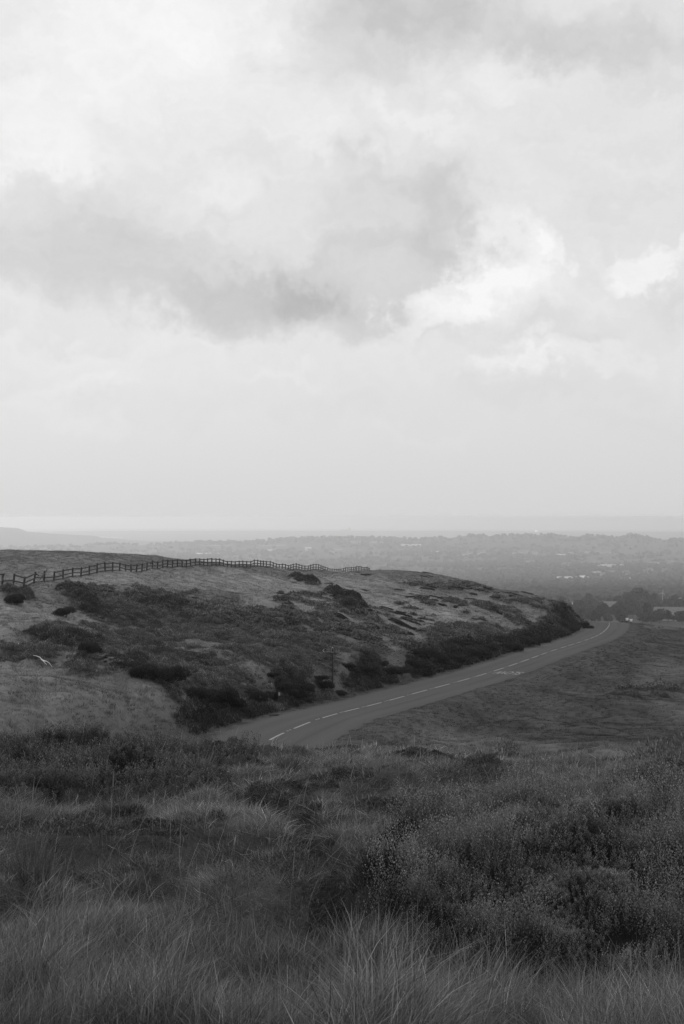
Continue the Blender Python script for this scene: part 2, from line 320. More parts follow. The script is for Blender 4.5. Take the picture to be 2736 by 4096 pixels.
PALE = [(700,2330,700,50,2,.9),(1100,2370,350,60,14,1),(1500,2370,300,60,14,1),(1700,2470,260,60,20,.8),(2000,2450,200,50,22,.6),(100,2470,280,80,10,1),(300,2880,500,120,0,.55),(60,2740,260,70,10,.8),
 (640,2840,200,50,10,.4),(120,2300,300,80,0,.25),(420,2960,200,50,0,.4),(1560,2720,90,14,-20,.4),(2650,2700,120,60,0,.45),(2736,2830,120,40,0,.5),(2200,3030,560,50,9,.8),(2600,3060,260,60,12,.8),(2640,2510,110,8,2,.8),
 (800,3900,900,120,0,.4),(1500,3950,400,120,0,.3),(2400,4000,500,120,0,.2),(200,4000,300,120,0,.4),(900,3180,250,60,5,.25),(1600,3250,200,30,10,.35),(1050,3420,200,60,0,.3)]
def patch(u, v, lst, warp=1.0, seed=0):
    # warp in picture-proportional units so that edges stay ragged at every distance
    out = np.zeros_like(u)
    nx = fbm(u / 70, v / 30, 4, 40 + seed); ny = fbm(u / 70, v / 30, 4, 50 + seed)
    for (cu, cv, ru, rv, t, s) in lst:
        c, s_ = math.cos(R(t)), math.sin(R(t)); du = u - cu + nx * warp * min(ru, 80) * .7; dv = v - cv + ny * warp * min(rv, 50) * .8
        x = (du * c + dv * s_) / ru; y = (-du * s_ + dv * c) / rv
        out = np.maximum(out, s * (1 - smooth((np.sqrt(x * x + y * y) - .7) / .55)))
    return out

# polar ground grid
def cols():
    c = np.radians(np.concatenate([np.arange(-21, 21.001, .068)])); w = np.radians(np.concatenate([np.arange(21.8, 40, 1.2), np.arange(42, 181, 6)]))
    return np.concatenate([-w[::-1], c, w])
GA = cols(); GL = np.concatenate([np.linspace(math.log(.3), math.log(4), 30)[:-1], np.linspace(math.log(4), math.log(640), 640)[:-1], np.linspace(math.log(640), math.log(36000), 330)])
ga, gl = np.meshgrid(GA, GL); gr = np.exp(gl); gx = gr * np.sin(ga); gy = gr * np.cos(ga)
q = near_q(ga, gl); rq = np.minimum(gr, 640)
z = -np.where(gr < 4, q * 4.0, q * rq)
zf = -far_q(ga, gl) * gr
fb = smooth((gl - math.log(430)) / (math.log(620) - math.log(430))); z = z * (1 - fb) + zf * fb
side = smooth((np.abs(ga) - R(60)) / R(60)); z = z * (1 - side) + side * np.where(gr < 400, -1.6 - gr * .03, z)   # moor carries on behind the camera
D, SG, RI = road_dist(gx, gy)
# hummocky relief
GU = CX + F * np.tan(np.clip(ga, -1.2, 1.2)); GV = V0 - F * z / np.maximum(gy, .5) * np.sign(np.maximum(gy, .1))
hm = patch(GU, GV, HEATH); dk = patch(GU, GV, DARK); pth = patch(GU, GV, PATH); nm = smooth(fbm(gx / 1.0, gy / 1.3, 3, 26) * 1.6 + .15) * (gr > 5); nm = np.maximum(nm, pth); amp = smooth((gr - 14) / 30) * (gr < 620); offr = smooth((D - 4.5) / 6)
left = smooth((-(gx - .18 * gy) + 12) / 20)
z += amp * offr * ((.15 + .20 * left) * fbm(gx / 2.2, gy / 2.6, 3, 1) + (.12 + .25 * left) * fbm(gx / 9, gy / 12, 3, 2)) * (1 - .6 * smooth((gr - 150) / 200))
z += hm * offr * amp * (.25 + .40 * fbm(gx / 1.5, gy / 1.8, 3, 3) + .25 * dk)
nr = (1 - smooth((gr - 16) / 20))
bl = patch(GU, GV, BILB); bll = patch(GU, GV, BILL)
z -= pth * .16 * (gr < 20)
z += nr * (.19 * fbm(gx / .5, gy / .62, 3, 4) + .14 * fbm(gx / 1.6, gy / 1.8, 2, 5))
z += bl * nr * (.14 + .10 * fbm(gx / .5, gy / .55, 3, 8)) + bll * nr * (.08 + .16 * fbm(gx / .7, gy / .8, 3, 9))
# hollow behind the left edge of the big shrub
hol = patch(GU, GV, [(1590, 3390, 110, 50, -40, 1)]); z -= hol * nr * .22
# road bed
zr = RC[RI, 2]; k = smooth((D - 3.9) / 3.6); ok = D < 20; z = np.where(ok, (zr - .03) * (1 - k) + z * k, z)
# wooded lumps on the far ridges
z += (gr > 6500) * (gr < 10800) * 6 * np.maximum(fbm(ga * 170, gl * 14, 3, 12), 0)
GZ = z
def ground(x, y, G=None):
    G = GZ if G is None else G
    r = np.hypot(x, y); a = np.arctan2(x, y); l = np.log(np.maximum(r, .31))
    i = np.clip(np.searchsorted(GL, l) - 1, 0, len(GL) - 2); j = np.clip(np.searchsorted(GA, a) - 1, 0, len(GA) - 2)
    ti = np.clip((l - GL[i]) / (GL[i + 1] - GL[i]), 0, 1); tj = (a - GA[j]) / (GA[j + 1] - GA[j])
    return (G[i, j] * (1 - tj) + G[i, j + 1] * tj) * (1 - ti) + (G[i + 1, j] * (1 - tj) + G[i + 1, j + 1] * tj) * ti
def gz(x, y): return float(ground(np.array([x]), np.array([y]))[0])
def uv_of(x, y, zz): return CX + F * x / np.maximum(y, .3), V0 - F * zz / np.maximum(y, .3)
# base albedo of what grows there
PL = patch(GU, GV, PALE, 1.0, 3)
def albedo_grid():
    t = np.full_like(GZ, .115)
    rt = smooth((gx - np.interp(gy, RC[:440, 1], RC[:440, 0]) - 2) / 5) * smooth((gr - 22) / 14)          # grazed turf right of the road
    t = t - .057 * rt + .06 * PL * (1 - .35 * nr)
    lf = (1 - rt) * smooth((gr - 35) / 60); t += .015 * lf
    st = fbm(gx / 1.8 + gy / 7, gy / 6, 4, 21); t *= 1 + (.35 + .2 * rt) * st * (1 - .4 * nr)
    t *= 1 + .25 * fbm(gx / 14, gy / 20, 3, 22)
    h = np.clip(hm * 1.35 - .25 + .85 * fbm(gx / 1.6, gy / 2.4, 4, 23) * smooth(hm * 4), 0, 1); t = t * (1 - h) + .05 * (1 - .5 * dk) * h
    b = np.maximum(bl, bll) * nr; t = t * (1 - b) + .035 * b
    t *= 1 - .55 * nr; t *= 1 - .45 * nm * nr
    vg = (1 - smooth((D - 4.2) / 2.5)) * (D < 20); t = t * (1 - vg) + (.062 + .02 * fbm(gx / .8, gy / 1.5, 3, 25)) * vg   # trodden verge
    fr = smooth((gr - 500) / 300)
    ft = .055 + .03 * np.clip(vnoise(gx / 260, gy / 330, 31) * 1.5 - .55, 0, 1) + .012 * fbm(gx / 90, gy / 120, 3, 33)
    t = t * (1 - fr) + ft * fr
    fl = patch(GU, GV, [(2370,2415,170,5,0,1),(2594,2411,22,4,0,1),(2652,2412,14,4,0,1),(2640,2459,90,4,-2,.45),(1100,2182,60,2,0,.5),(860,2182,60,2,0,.4),(2450,2345,160,8,2,.25),(2280,2250,60,2,0,.5),(1800,2262,90,3,0,.3)], .25) * (gr > 900)
    t = t * (1 - fl) + .42 * fl
    return np.clip(t, .012, .5), h
GT, GH = albedo_grid(); GB1 = bl; GB2 = bll; GDK = dk; GNM = nm * nr * (1 - np.maximum(bl, bll)); GPT = pth

m_ground = mat_plain('moor_ground', 1.0, .95, .30, 3.2, .05, attr=True, spec=.05, detail=9)
nr_, nc_ = GZ.shape; ii = np.arange(nr_ * nc_).reshape(nr_, nc_)
fq_ = np.stack([ii[:-1, :-1], ii[:-1, 1:], ii[1:, 1:], ii[1:, :-1]], -1).reshape(-1, 4)[:, ::-1]
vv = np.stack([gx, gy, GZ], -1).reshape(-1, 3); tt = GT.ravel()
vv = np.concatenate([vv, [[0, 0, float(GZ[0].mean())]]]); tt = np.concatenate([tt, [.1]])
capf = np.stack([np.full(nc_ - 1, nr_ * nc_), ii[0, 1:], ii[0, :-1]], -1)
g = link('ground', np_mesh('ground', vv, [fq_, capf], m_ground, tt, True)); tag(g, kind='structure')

# ------------------------------------------------------------------ road
def mat_road():
    m = mat_plain('worn_asphalt', .066, .9, .14, 9, .006, spec=.06, detail=10); t = m.node_tree; b = t.nodes['Principled BSDF']
    at = t.nodes.new('ShaderNodeAttribute'); at.attribute_name = 'tone'
    mu = t.nodes.new('ShaderNodeMath'); mu.operation = 'MULTIPLY'; src = b.inputs['Base Color'].links[0].from_socket
    t.links.new(src, mu.inputs[0]); t.links.new(at.outputs['Fac'], mu.inputs[1]); t.links.new(mu.outputs[0], b.inputs['Base Color']); return m
m_road = mat_road()
sec = np.concatenate([[-3.3], np.linspace(-3.25, 3.25, 47), [3.3]])
nS = len(RC); sN = np.arange(nS) * .5
ed = np.stack([fbm(sN / 1.5, sN * 0 + 3, 4, 61), fbm(sN / 1.5, sN * 0 + 9, 4, 62)], 1) * .42
off = sec[None, :] + np.where(sec[None] < 0, ed[:, :1], ed[:, 1:]) * (np.abs(sec[None]) / 3.35) ** 6
RX = RC[:, None, 0] + RN[:, None, 0] * off; RY = RC[:, None, 1] + RN[:, None, 1] * off
RZ = RC[:, None, 2] + .035 - .015 * (np.abs(off) / 3.3) ** 2 * 3 - .12 * (np.abs(sec[None]) > 3.28) 
so_ = sN[:, None] + 0 * off
tn = 1 + .16 * fbm(off / .9, so_ / 22, 4, 63) + .05 * fbm(off * 2.5, so_ / 6, 3, 64)
for c_, w_, a_ in ((-1.0, .35, .11), (-2.5, .3, .09), (.9, .35, .09), (2.3, .3, .09)): tn += a_ * np.exp(-((off - c_) / w_) ** 2)
seamx = 1.5 + .22 * fbm(so_ / 14, so_ * 0, 3, 65); tn -= .22 * np.exp(-((off - seamx) / .12) ** 2) * smooth(fbm(so_ / 9, so_ * 0 + 5, 3, 66) * 2 + .9)
tn -= .2 * smooth((np.abs(off) - 2.9) / .5) * (1 + fbm(off * 3, so_ / 1.2, 3, 67)) 
ri = np.arange(nS * len(sec)).reshape(nS, -1); rf = np.stack([ri[:-1, :-1], ri[:-1, 1:], ri[1:, 1:], ri[1:, :-1]], -1).reshape(-1, 4)
road = link('road', np_mesh('road', np.stack([RX, RY, RZ], -1).reshape(-1, 3), [rf], m_road, np.clip(tn, .3, 2).ravel(), True)); tag(road, kind='structure')
m_paint = mat_plain('road_paint', .27, .7, .45, 14, spec=.1)
def road_pt(s, o, h=0.0):
    i = s / .5; i0 = int(np.clip(math.floor(i), 0, nS - 2)); t = i - i0
    c = RC[i0] * (1 - t) + RC[i0 + 1] * t; nn = RN[i0] * (1 - t) + RN[i0 + 1] * t
    return (c[0] + nn[0] * o, c[1] + nn[1] * o, c[2] + .035 - .03 * (o / 3.3) ** 2 + .006 + h)
def s_at(u, v):
    uu, v2 = uv_of(RC[:, 0], RC[:, 1], RC[:, 2]); return float(np.argmin((uu - u) ** 2 + (v2 - v) ** 2)) * .5
def stripe(mb, s0, s1, o0, o1, w):
    k_ = max(2, int((s1 - s0) / .5) + 1); vs = []; fs = []
    for i in range(k_):
        t = i / (k_ - 1); s = s0 + (s1 - s0) * t; o = o0 + (o1 - o0) * t
        vs += [road_pt(s, o - w / 2), road_pt(s, o + w / 2)]
        if i: b = 2 * i; fs.append((b - 2, b - 1, b + 1, b))
    mb.add(vs, fs)
DASH = [((1085,2970),(1138,2942)),((1176,2920),(1253,2884)),((1285,2870),(1350,2852)),((1378,2848),(1440,2838)),((1468,2832),(1528,2814)),((1556,2804),(1620,2784)),
 ((1647,2773),(1710,2758)),((1738,2752),(1800,2738)),((1830,2731),(1877,2721)),((1906,2711),(1945,2696)),((1975,2684),(2016,2672)),((2035,2667),(2070,2655)),((2086,2650),(2118,2638)),
 ((2128,2632),(2155,2621)),((2165,2618),(2188,2610)),((2203,2605),(2229,2597)),((2243,2592),(2264,2587)),((2275,2584),(2296,2576)),((2308,2574),(2325,2568)),((2337,2564),(2353,2558)),
 ((2360,2556),(2375,2550)),((2381,2547),(2392,2542)),((2397,2540),(2407,2535)),((2411,2533),(2420,2526)),((2423,2523),(2429,2516)),((2430,2513),(2435,2507)),((2436,2505),(2440,2499)),((2440,2496),(2438,2491))]
lm = MB(); sds = [(s_at(*a), s_at(*b)) for a, b in DASH]
s = sds[0][0]
for i, (a, b) in enumerate(sds):
    s0 = a if i < 20 else s
    stripe(lm, s0, s0 + max(2.6, min(4.2, b - a)), 0, 0, .13); s = s0 + 6
stripe(lm, 2, sds[0][0] - 3, 0, 0, .12)
studs = MB()
for a, b in sds:
    if b + 1.4 < S[-1]:
        for e in (.9, 1.5): p = road_pt(b + e, 0.0, .008); studs.box(p, (.12, .12, .02))
stripe(lm, 9, 14.5, -2.95, -2.95, .12)
o = lm.build('road_markings', m_paint); tag(o, kind='structure')
o = studs.build('road_studs', m_paint); tag(o, kind='structure')
def text_mesh(body, size):
    cu = bpy.data.curves.new('t', 'FONT'); cu.body = body; cu.size = size; cu.resolution_u = 3; cu.align_x = 'CENTER'; cu.align_y = 'CENTER'
    ob = bpy.data.objects.new('t', cu); COL.objects.link(ob); bpy.context.view_layer.update()
    me = bpy.data.meshes.new_from_object(ob.evaluated_get(bpy.context.evaluated_depsgraph_get()))
    bpy.data.objects.remove(ob); return me
tm = text_mesh('SLOW', 1.0); xs = [v.co.x for v in tm.vertices]; ys = [v.co.y for v in tm.vertices]
sl = s_at(1990, 2684); wx = 2.35 / (max(xs) - min(xs)); wy = 2.8 / (max(ys) - min(ys))
mb = MB(); mb.add([road_pt(sl - 2.4 - v.co.y * wy, 1.68 - v.co.x * wx, .002) for v in tm.vertices], [tuple(reversed(p.vertices)) for p in tm.polygons])
o = mb.build('road_lettering', m_paint); tag(o, kind='structure')

def near_pt(u, v):
    """where the moor surface shows at this place in the view"""
    a = math.atan((u - CX) / F); rr = np.exp(np.linspace(math.log(20), math.log(420), 3000)); x = rr * math.sin(a); y = rr * math.cos(a)
    vv_ = V0 - F * ground(x, y) / y; k = np.where(vv_ <= v)[0]; i = k[0] if len(k) else int(np.argmin(vv_)); return x[i], y[i]
def hash2(i, j, s):
    n = (i.astype(np.int64) * 374761393 + j.astype(np.int64) * 668265263 + s * 974634777) & 0xffffffff; n = ((n ^ (n >> 13)) * 1274126177) & 0xffffffff; n = n ^ (n >> 16); return (n & 0xffffff) / float(0xffffff)
def tufts(x, y, cell, seed):
    """nearest tussock: offset from its centre, and a random number of its own"""
    X = x / cell; Y = y / cell; bi = np.floor(X); bj = np.floor(Y); best = np.full(len(x), 9.0); ox = np.zeros(len(x)); oy = np.zeros(len(x)); rn = np.zeros(len(x))
    for di in (-1, 0, 1):
        for dj in (-1, 0, 1):
            i = bi + di; j = bj + dj; cx_ = i + .1 + .8 * hash2(i, j, seed); cy_ = j + .1 + .8 * hash2(i, j, seed + 1); d = np.hypot(X - cx_, Y - cy_) ; m_ = d < best
            best = np.where(m_, d, best); ox = np.where(m_, X - cx_, ox); oy = np.where(m_, Y - cy_, oy); rn = np.where(m_, hash2(i, j, seed + 2), rn)
    return ox, oy, best, rn
# ------------------------------------------------------------------ the plain beyond: woods, hedges, farms
def far_pt(u, v, r0=700, r1=33000):
    a = math.atan((u - CX) / F); rr = np.exp(np.linspace(math.log(r0), math.log(r1), 1500)); x = rr * math.sin(a); y = rr * math.cos(a)
    zz = ground(x, y); vv_ = V0 - F * zz / y; k = np.where(vv_ <= v)[0]; i = k[0] if len(k) else int(np.argmin(vv_))
    return Vector((x[i], y[i], zz[i]))
def ico():
    import bmesh
    bm = bmesh.new(); bmesh.ops.create_icosphere(bm, subdivisions=2, radius=1); v = np.array([p.co[:] for p in bm.verts]); f = np.array([[p.index for p in q_.verts] for q_ in bm.faces]); bm.free(); return v, f
IV, IF = ico()
def rand_dirs(n):
    d = rng.normal(size=(n, 3)); return d / np.linalg.norm(d, axis=1)[:, None]
def leaf_faces(c, nrm, s, asp=1.0):
    """rhombic leaf clumps: centres (n,3), normals, sizes"""
    n_ = len(c); t = np.cross(nrm, rand_dirs(n_)); t /= np.maximum(np.linalg.norm(t, axis=1), 1e-6)[:, None]; b = np.cross(nrm, t)
    s = np.asarray(s).reshape(-1, 1) * np.ones((n_, 1))
    v = np.stack([c - t * s * asp, c - b * s * .55, c + t * s * asp, c + b * s * .55], 1).reshape(-1, 3)
    return v, np.arange(n_ * 4).reshape(-1, 4)
m_leaf = mat_plain('tree_foliage', 1.0, .9, .25, .6, attr=True, spec=.1)
m_bark = mat_plain('tree_bark', .06, .9, .3, 3, .02)
m_wood = mat_plain('far_woodland', 1.0, .95, .35, .12, attr=True, spec=.05)
# far woods and hedgerows
def woodland():
    n_ = 26000; a = rng.uniform(R(-17), R(17), n_); l = rng.uniform(math.log(1700), math.log(11000), n_); r = np.exp(l)
    x = r * np.sin(a); y = r * np.cos(a)
    wood = fbm(x / 420, y / 520, 3, 71); hedge = np.minimum(np.abs((x * .94 + y * .34 + 60 * fbm(x / 300, y / 300, 2, 72)) % 260 - 130), np.abs((-x * .3 + y * .95 + 60 * fbm(x / 300, y / 300, 2, 73)) % 340 - 170))
    u = CX + F * np.tan(a); vg = V0 - F * ground(x, y) / y
    keep = (wood > .10 - .35 * ((vg > 2335) & (vg < 2404) & (rng.random(n_) < .8)) - .35 * ((r > 8700) & (r < 9800))) | (hedge < 9) | (rng.random(n_) < .06)
    keep &= ~((vg > 2403) | ((vg > 2328) & (vg < 2342) & (rng.random(n_) < .6)))
    x, y, r = x[keep], y[keep], r[keep]; n_ = len(x); zz = ground(x, y)
    s = rng.uniform(3.5, 7.5, n_) * (1 + np.maximum(r - 4000, 0) / 12000); hz_ = s * rng.uniform(.8, 1.3, n_)
    V_ = IV[None] * (1 + .22 * rng.normal(size=(n_, len(IV), 1)))
    V_ = V_ * np.stack([s * rng.uniform(1, 1.6, n_), s, hz_], 1)[:, None] + np.stack([x, y, zz + hz_ * .55], 1)[:, None]
    F_ = (IF[None] + (np.arange(n_) * len(IV))[:, None, None]).reshape(-1, 3)
    tn_ = np.repeat(np.where(r > 5500, rng.uniform(.044, .056, n_), rng.uniform(.036, .062, n_)), len(IV)); 
    o = link('woodland', np_mesh('woodland', V_.reshape(-1, 3), [F_], m_wood, tn_)); tag(o, kind='stuff')
woodland()
# individual trees of the valley wood below the road
def tree_proto(h, wd, lobes, seed, tone):
    rg = np.random.default_rng(seed); root = empty('valley_tree')
    tr = MB(); tr.tube([(0, 0, 0), (.1, 0, h * .25), (0, .1, h * .5), (.1, 0, h * .8)], [h * .03, h * .024, h * .016, h * .006], 7)
    for k in range(6):
        a = k * 1.05 + rg.uniform(0, .5); z0 = h * rg.uniform(.25, .5)
        tr.tube([(0, 0, z0), (math.cos(a) * wd * .25, math.sin(a) * wd * .25, z0 + h * .12), (math.cos(a) * wd * .42, math.sin(a) * wd * .42, z0 + h * .2)], [h * .012, h * .009, h * .004], 5)
    tr.build('trunk', m_bark, root)
    cs = []; ns = []; ss = []; ts = []
    for k in range(lobes):
        a = rg.uniform(0, 6.28); rr = wd * .38 * math.sqrt(rg.uniform(0, 1)); zc = h * rg.uniform(.32, .86); rr *= 1.1 - .75 * max(0, zc / h - .45) / .45
        c = np.array([math.cos(a) * rr, math.sin(a) * rr, zc]); ls = wd * rg.uniform(.15, .25); m_ = int(34)
        d = rg.normal(size=(m_, 3)); d /= np.linalg.norm(d, axis=1)[:, None]; cs.append(c + d * ls * rg.uniform(.6, 1.12, (m_, 1)) * [1, 1, .8]); ns.append(d + rg.normal(size=(m_, 3)) * .35); ss.append(rg.uniform(.45, .95, m_) * wd / 9); ts.append(np.full(m_, tone * rg.uniform(.75, 1.3)))
    c = np.concatenate(cs); nn = np.concatenate(ns); nn /= np.linalg.norm(nn, axis=1)[:, None]
    v, f = leaf_faces(c, nn, np.concatenate(ss)); o = link('crown', np_mesh('crown', v, [f], m_leaf, np.repeat(np.concatenate(ts), 4)), root)
    return root
TP = [tree_proto(11, 10, 34, 1, .045), tree_proto(9, 11, 32, 2, .055), tree_proto(14, 9, 38, 3, .038), tree_proto(8, 8, 26, 4, .09)]
used = [False] * 4
def copy_tree(o, parent=None):
    c = o.copy(); COL.objects.link(c); c.parent = parent
    for ch in list(o.children): copy_tree(ch, c)
    return c
def put(protos, used_, k, loc, rz, sc_, label, cat, group=None):
    if not used_[k]: o = protos[k]; used_[k] = True
    else: o = copy_tree(protos[k])
    o.location = loc; o.rotation_euler = (0, 0, rz); o.scale = (sc_,) * 3 if isinstance(sc_, (int, float)) else sc_
    tag(o, label, cat, group); return o
TREES = []
rt = random.Random(5)
for i in range(34): TREES.append((rt.uniform(2140, 2736), rt.uniform(2424, 2432), rt.choice([0, 1, 2, 3]), rt.uniform(.9, 1.3)))
for i in range(40): TREES.append((rt.uniform(2150, 2750), rt.uniform(2438, 2452), rt.choice([0, 1, 0, 2]), rt.uniform(.9, 1.3)))
for i in range(40): TREES.append((rt.uniform(2200, 2760), rt.uniform(2458, 2475), rt.choice([0, 1, 0, 2]), rt.uniform(.8, 1.15)))
for i in range(26): TREES.append((rt.uniform(2230, 2760), rt.uniform(2482, 2505), rt.choice([0, 1, 2]), rt.uniform(.8, 1.0)))
for i in range(26): TREES.append((rt.uniform(2060, 2225), rt.uniform(2404, 2420), rt.choice([3, 1, 3, 0]), rt.uniform(.8, 1.15)))
for i in range(30): TREES.append((rt.uniform(2050, 2740), rt.uniform(2395, 2404), rt.choice([3, 1, 3, 0]), rt.uniform(.9, 1.3)))
for u, v, k, s_ in TREES:
    if 2560 < u < 2700 and 2450 < v < 2462: continue
    p = far_pt(u, v); big = abs(u - 2545) < 55 and v < 2440
    put(TP, used, k, p, rt.uniform(0, 6), s_ * (1.25 if big else .9), 'broadleaf tree crowded into the hazy wood below the end of the road', 'tree', 'trees of the valley wood below the road')
p = far_pt(2548, 2432); put(TP, used, 0, p, 1.0, (2.4, 2.2, 2.0), 'largest broad dark tree of the valley wood, standing above its neighbours', 'tree', 'trees of the valley wood below the road')
p = far_pt(2270, 2420); put(TP, used, 3, p, 1.0, 1.25, 'pale rounded tree in front of the bright field strip, left of the wood', 'tree', 'trees of the valley wood below the road')
# buildings
m_wall = mat_plain('pale_render', .38, .8, .1, .5); m_roof = mat_plain('slate_roof', .16, .8, .2, 1.0); m_shed = mat_plain('white_sheeting', .65, .5, .06, .3)
def house(name, wdt, dpt, hgt, rf, mw, mr_):
    root = empty(name); b = MB(); b.box((0, 0, hgt / 2 - .5), (wdt, dpt, hgt + 1)); b.build('wall', mw, root)
    r_ = MB(); e = .4; r_.add([(-wdt / 2 - e, -dpt / 2 - e, hgt - .1), (wdt / 2 + e, -dpt / 2 - e, hgt - .1), (wdt / 2 + e, dpt / 2 + e, hgt - .1), (-wdt / 2 - e, dpt / 2 + e, hgt - .1), (-wdt / 2 - e, 0, hgt + rf), (wdt / 2 + e, 0, hgt + rf)],
        [(0, 1, 5, 4), (2, 3, 4, 5), (0, 4, 3), (1, 2, 5), (3, 2, 1, 0)]); r_.build('roof', mr_, root)
    return root
HP = [house('farmhouse', 16, 9, 6.5, 3, m_wall, m_roof), house('white_shed', 60, 18, 8, 3, m_shed, m_shed), house('terrace_house', 26, 9, 7, 3.5, m_wall, m_roof)]
hu = [False] * 3
BLD = [(2291,2321,1,(1.5,1,1),'brightest long white shed on the plain above the hill shoulder'),(2329,2317,1,(.3,1,1),'small white shed between two long pale sheds on the plain'),
 (2367,2322,1,(1.5,.8,.6),'long low pale shed to the right of the brightest white shed'),(2556,2321,1,(2.0,1,.7),'long white shed above the turbines on the plain'),(2610,2319,1,(.8,1,.6),'short pale shed right of the long white shed above the turbines'),
 (832,2220,1,(2.4,2,1),'long white warehouse seen just above the fence crest'),(1069,2206,1,(1.6,1.5,1),'white warehouse above the middle of the fence line'),(1233,2201,1,(.6,1,1.6),'tiny bright white barn above the right half of the fence'),
 (1643,2184,1,(2.0,1,1),'white shed on the near face of the long ridge'),(1722,2209,1,(1.8,1,.6),'low pale shed on the plain beneath the long ridge'),(2246,2225,1,(.7,1,1),'lone white shed on the middle plain, right of centre'),
 (2436,2443,0,(1.25,1,1),'pale stone farmhouse half sunk in the valley trees'),(2681,2482,0,(1.5,1,1.1),'pale farmhouse with outbuildings at the right edge of the valley wood'),(2729,2411,1,(.35,1,.6),'white caravan-sized shed at the right end of the bright field'),
 (2716,2410,1,(.15,1,.5),'small white hut left of the white shed by the bright field'),(2612,2407,0,(.7,1,.8),'small pale cottage at the edge of the bright field between the turbines'),(425,2150,1,(6,3,.6),'very long pale roofed building far off under the left ridge'),
 (2400,2295,1,(1.8,1,.6),'thin pale roof on the plain halfway up to the ridge'),(2360,2270,1,(1.6,1,.7),'pale shed higher on the plain above the two long sheds'),(2448,2268,1,(1.5,1,.9),'bright shed on the plain above the right-hand wood')]
for u, v, k, s_, lb in BLD:
    put(HP, hu, k, far_pt(u, v), rt.uniform(-.15, .15), s_, lb, 'farm building' if k == 0 else 'shed', 'pale buildings out on the plain')
for i in range(85):
    c_ = rt.choice([(900,2208,90,6),(1360,2203,60,5),(1915,2216,45,5),(2035,2211,60,4),(2120,2215,50,3),(2323,2213,40,3),(2390,2213,40,3),(130,2196,110,3),(1470,2172,60,3),(2650,2286,70,10),(2300,2262,200,8),(2630,2260,90,6),(1240,2212,120,4),(2460,2300,120,8)])
    put(HP, hu, 2 if i % 3 else 0, far_pt(rt.gauss(c_[0], c_[2] * .6), rt.gauss(c_[1], c_[3] * .6)), rt.uniform(-.5, .5), rt.uniform(.9, 1.6), 'tiny pale house in the hazy scattered villages of the plain', 'house', 'tiny houses in the far villages')
# wind turbines
m_white = mat_plain('turbine_white', .4, .4, .03, 1)
def turbine(u, vb, tow, bl_, ang, lb):
    p = far_pt(u, vb); root = empty('wind_turbine', p)
    t = MB(); t.tube([(0, 0, -.5), (0, 0, tow * .5), (0, 0, tow)], [.33, .24, .15], 12); t.build('tower', m_white, root)
    n_ = MB(); n_.box((0, 0, tow + .2), (.5, 1.5, .55), None, .8); n_.tube([(0, -.75, tow + .2), (0, -1.1, tow + .2)], [.3, .08], 10); n_.build('nacelle', m_white, root, .06)
    for k in range(3):
        a = R(ang + 120 * k); d = Vector((math.sin(a), 0, math.cos(a))); e = Vector((math.cos(a), 0, -math.sin(a))); b = MB(); h0 = Vector((0, -.9, tow + .2))
        vs = []
        for t_, w_ in ((.03, .14), (.2, .34), (.6, .22), (1, .06)):
            for sg, yo in ((-1, .0), (.4, .05), (1, .0), (.4, -.05)): vs.append(h0 + d * bl_ * t_ + e * w_ * sg + Vector((0, yo, 0)))
        fs = [(4 * i + j, 4 * i + (j + 1) % 4, 4 * i + 4 + (j + 1) % 4, 4 * i + 4 + j) for i in range(3) for j in range(4)] + [(3, 2, 1, 0), (12, 13, 14, 15)]
        b.add(vs, fs); b.build('blade', m_white, root)
    tag(root, lb, 'wind turbine', 'wind turbines beyond the wood')
turbine(2541, 2412, 13.0, 4.8, 28, 'left one of two small white wind turbines, its tower foot hidden by the tall wood')
turbine(2649.5, 2412, 12.8, 4.8, 14, 'right one of two small white wind turbines, rising from the bright field')
# tower on the skyline and a far glint put in as a glowing ball
p = far_pt(1398, 2126, 15000); root = empty('skyline_tower', p); b = MB(); b.box((0, 0, 22), (26, 26, 60)); b.build('tower', m_roof, root); b = MB()
for sx_, sy_ in ((-1, -1), (1, -1), (1, 1), (-1, 1)): b.box((sx_ * 10, sy_ * 10, 55), (6, 6, 8))
b.build('battlement', m_roof, root); b = MB(); b.box((-70, 0, 8), (110, 24, 30)); b.build('nave', m_roof, root); tag(root, 'tiny square tower breaking the far skyline above the fence', 'tower')
m_glow = bpy.data.materials.new('glint_glow'); m_glow.use_nodes = True; tn_ = m_glow.node_tree; tn_.nodes.clear()
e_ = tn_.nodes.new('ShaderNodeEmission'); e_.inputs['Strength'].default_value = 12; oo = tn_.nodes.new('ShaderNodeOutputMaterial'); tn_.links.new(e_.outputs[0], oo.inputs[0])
p = far_pt(2144, 2131, 13500); root = empty('far_glint', p); b = MB(); b.tube([(0, 0, 0), (0, 0, 14)], [1.5, 1], 8); b.build('ball_pole', m_roof, root)
me = np_mesh('glint_ball', IV * [9, 9, 9] + [0, 0, 22], [IF], m_glow); link('glint_ball', me, root); tag(root, 'brilliant white glint, made as a glowing ball, just under the skyline', 'light')

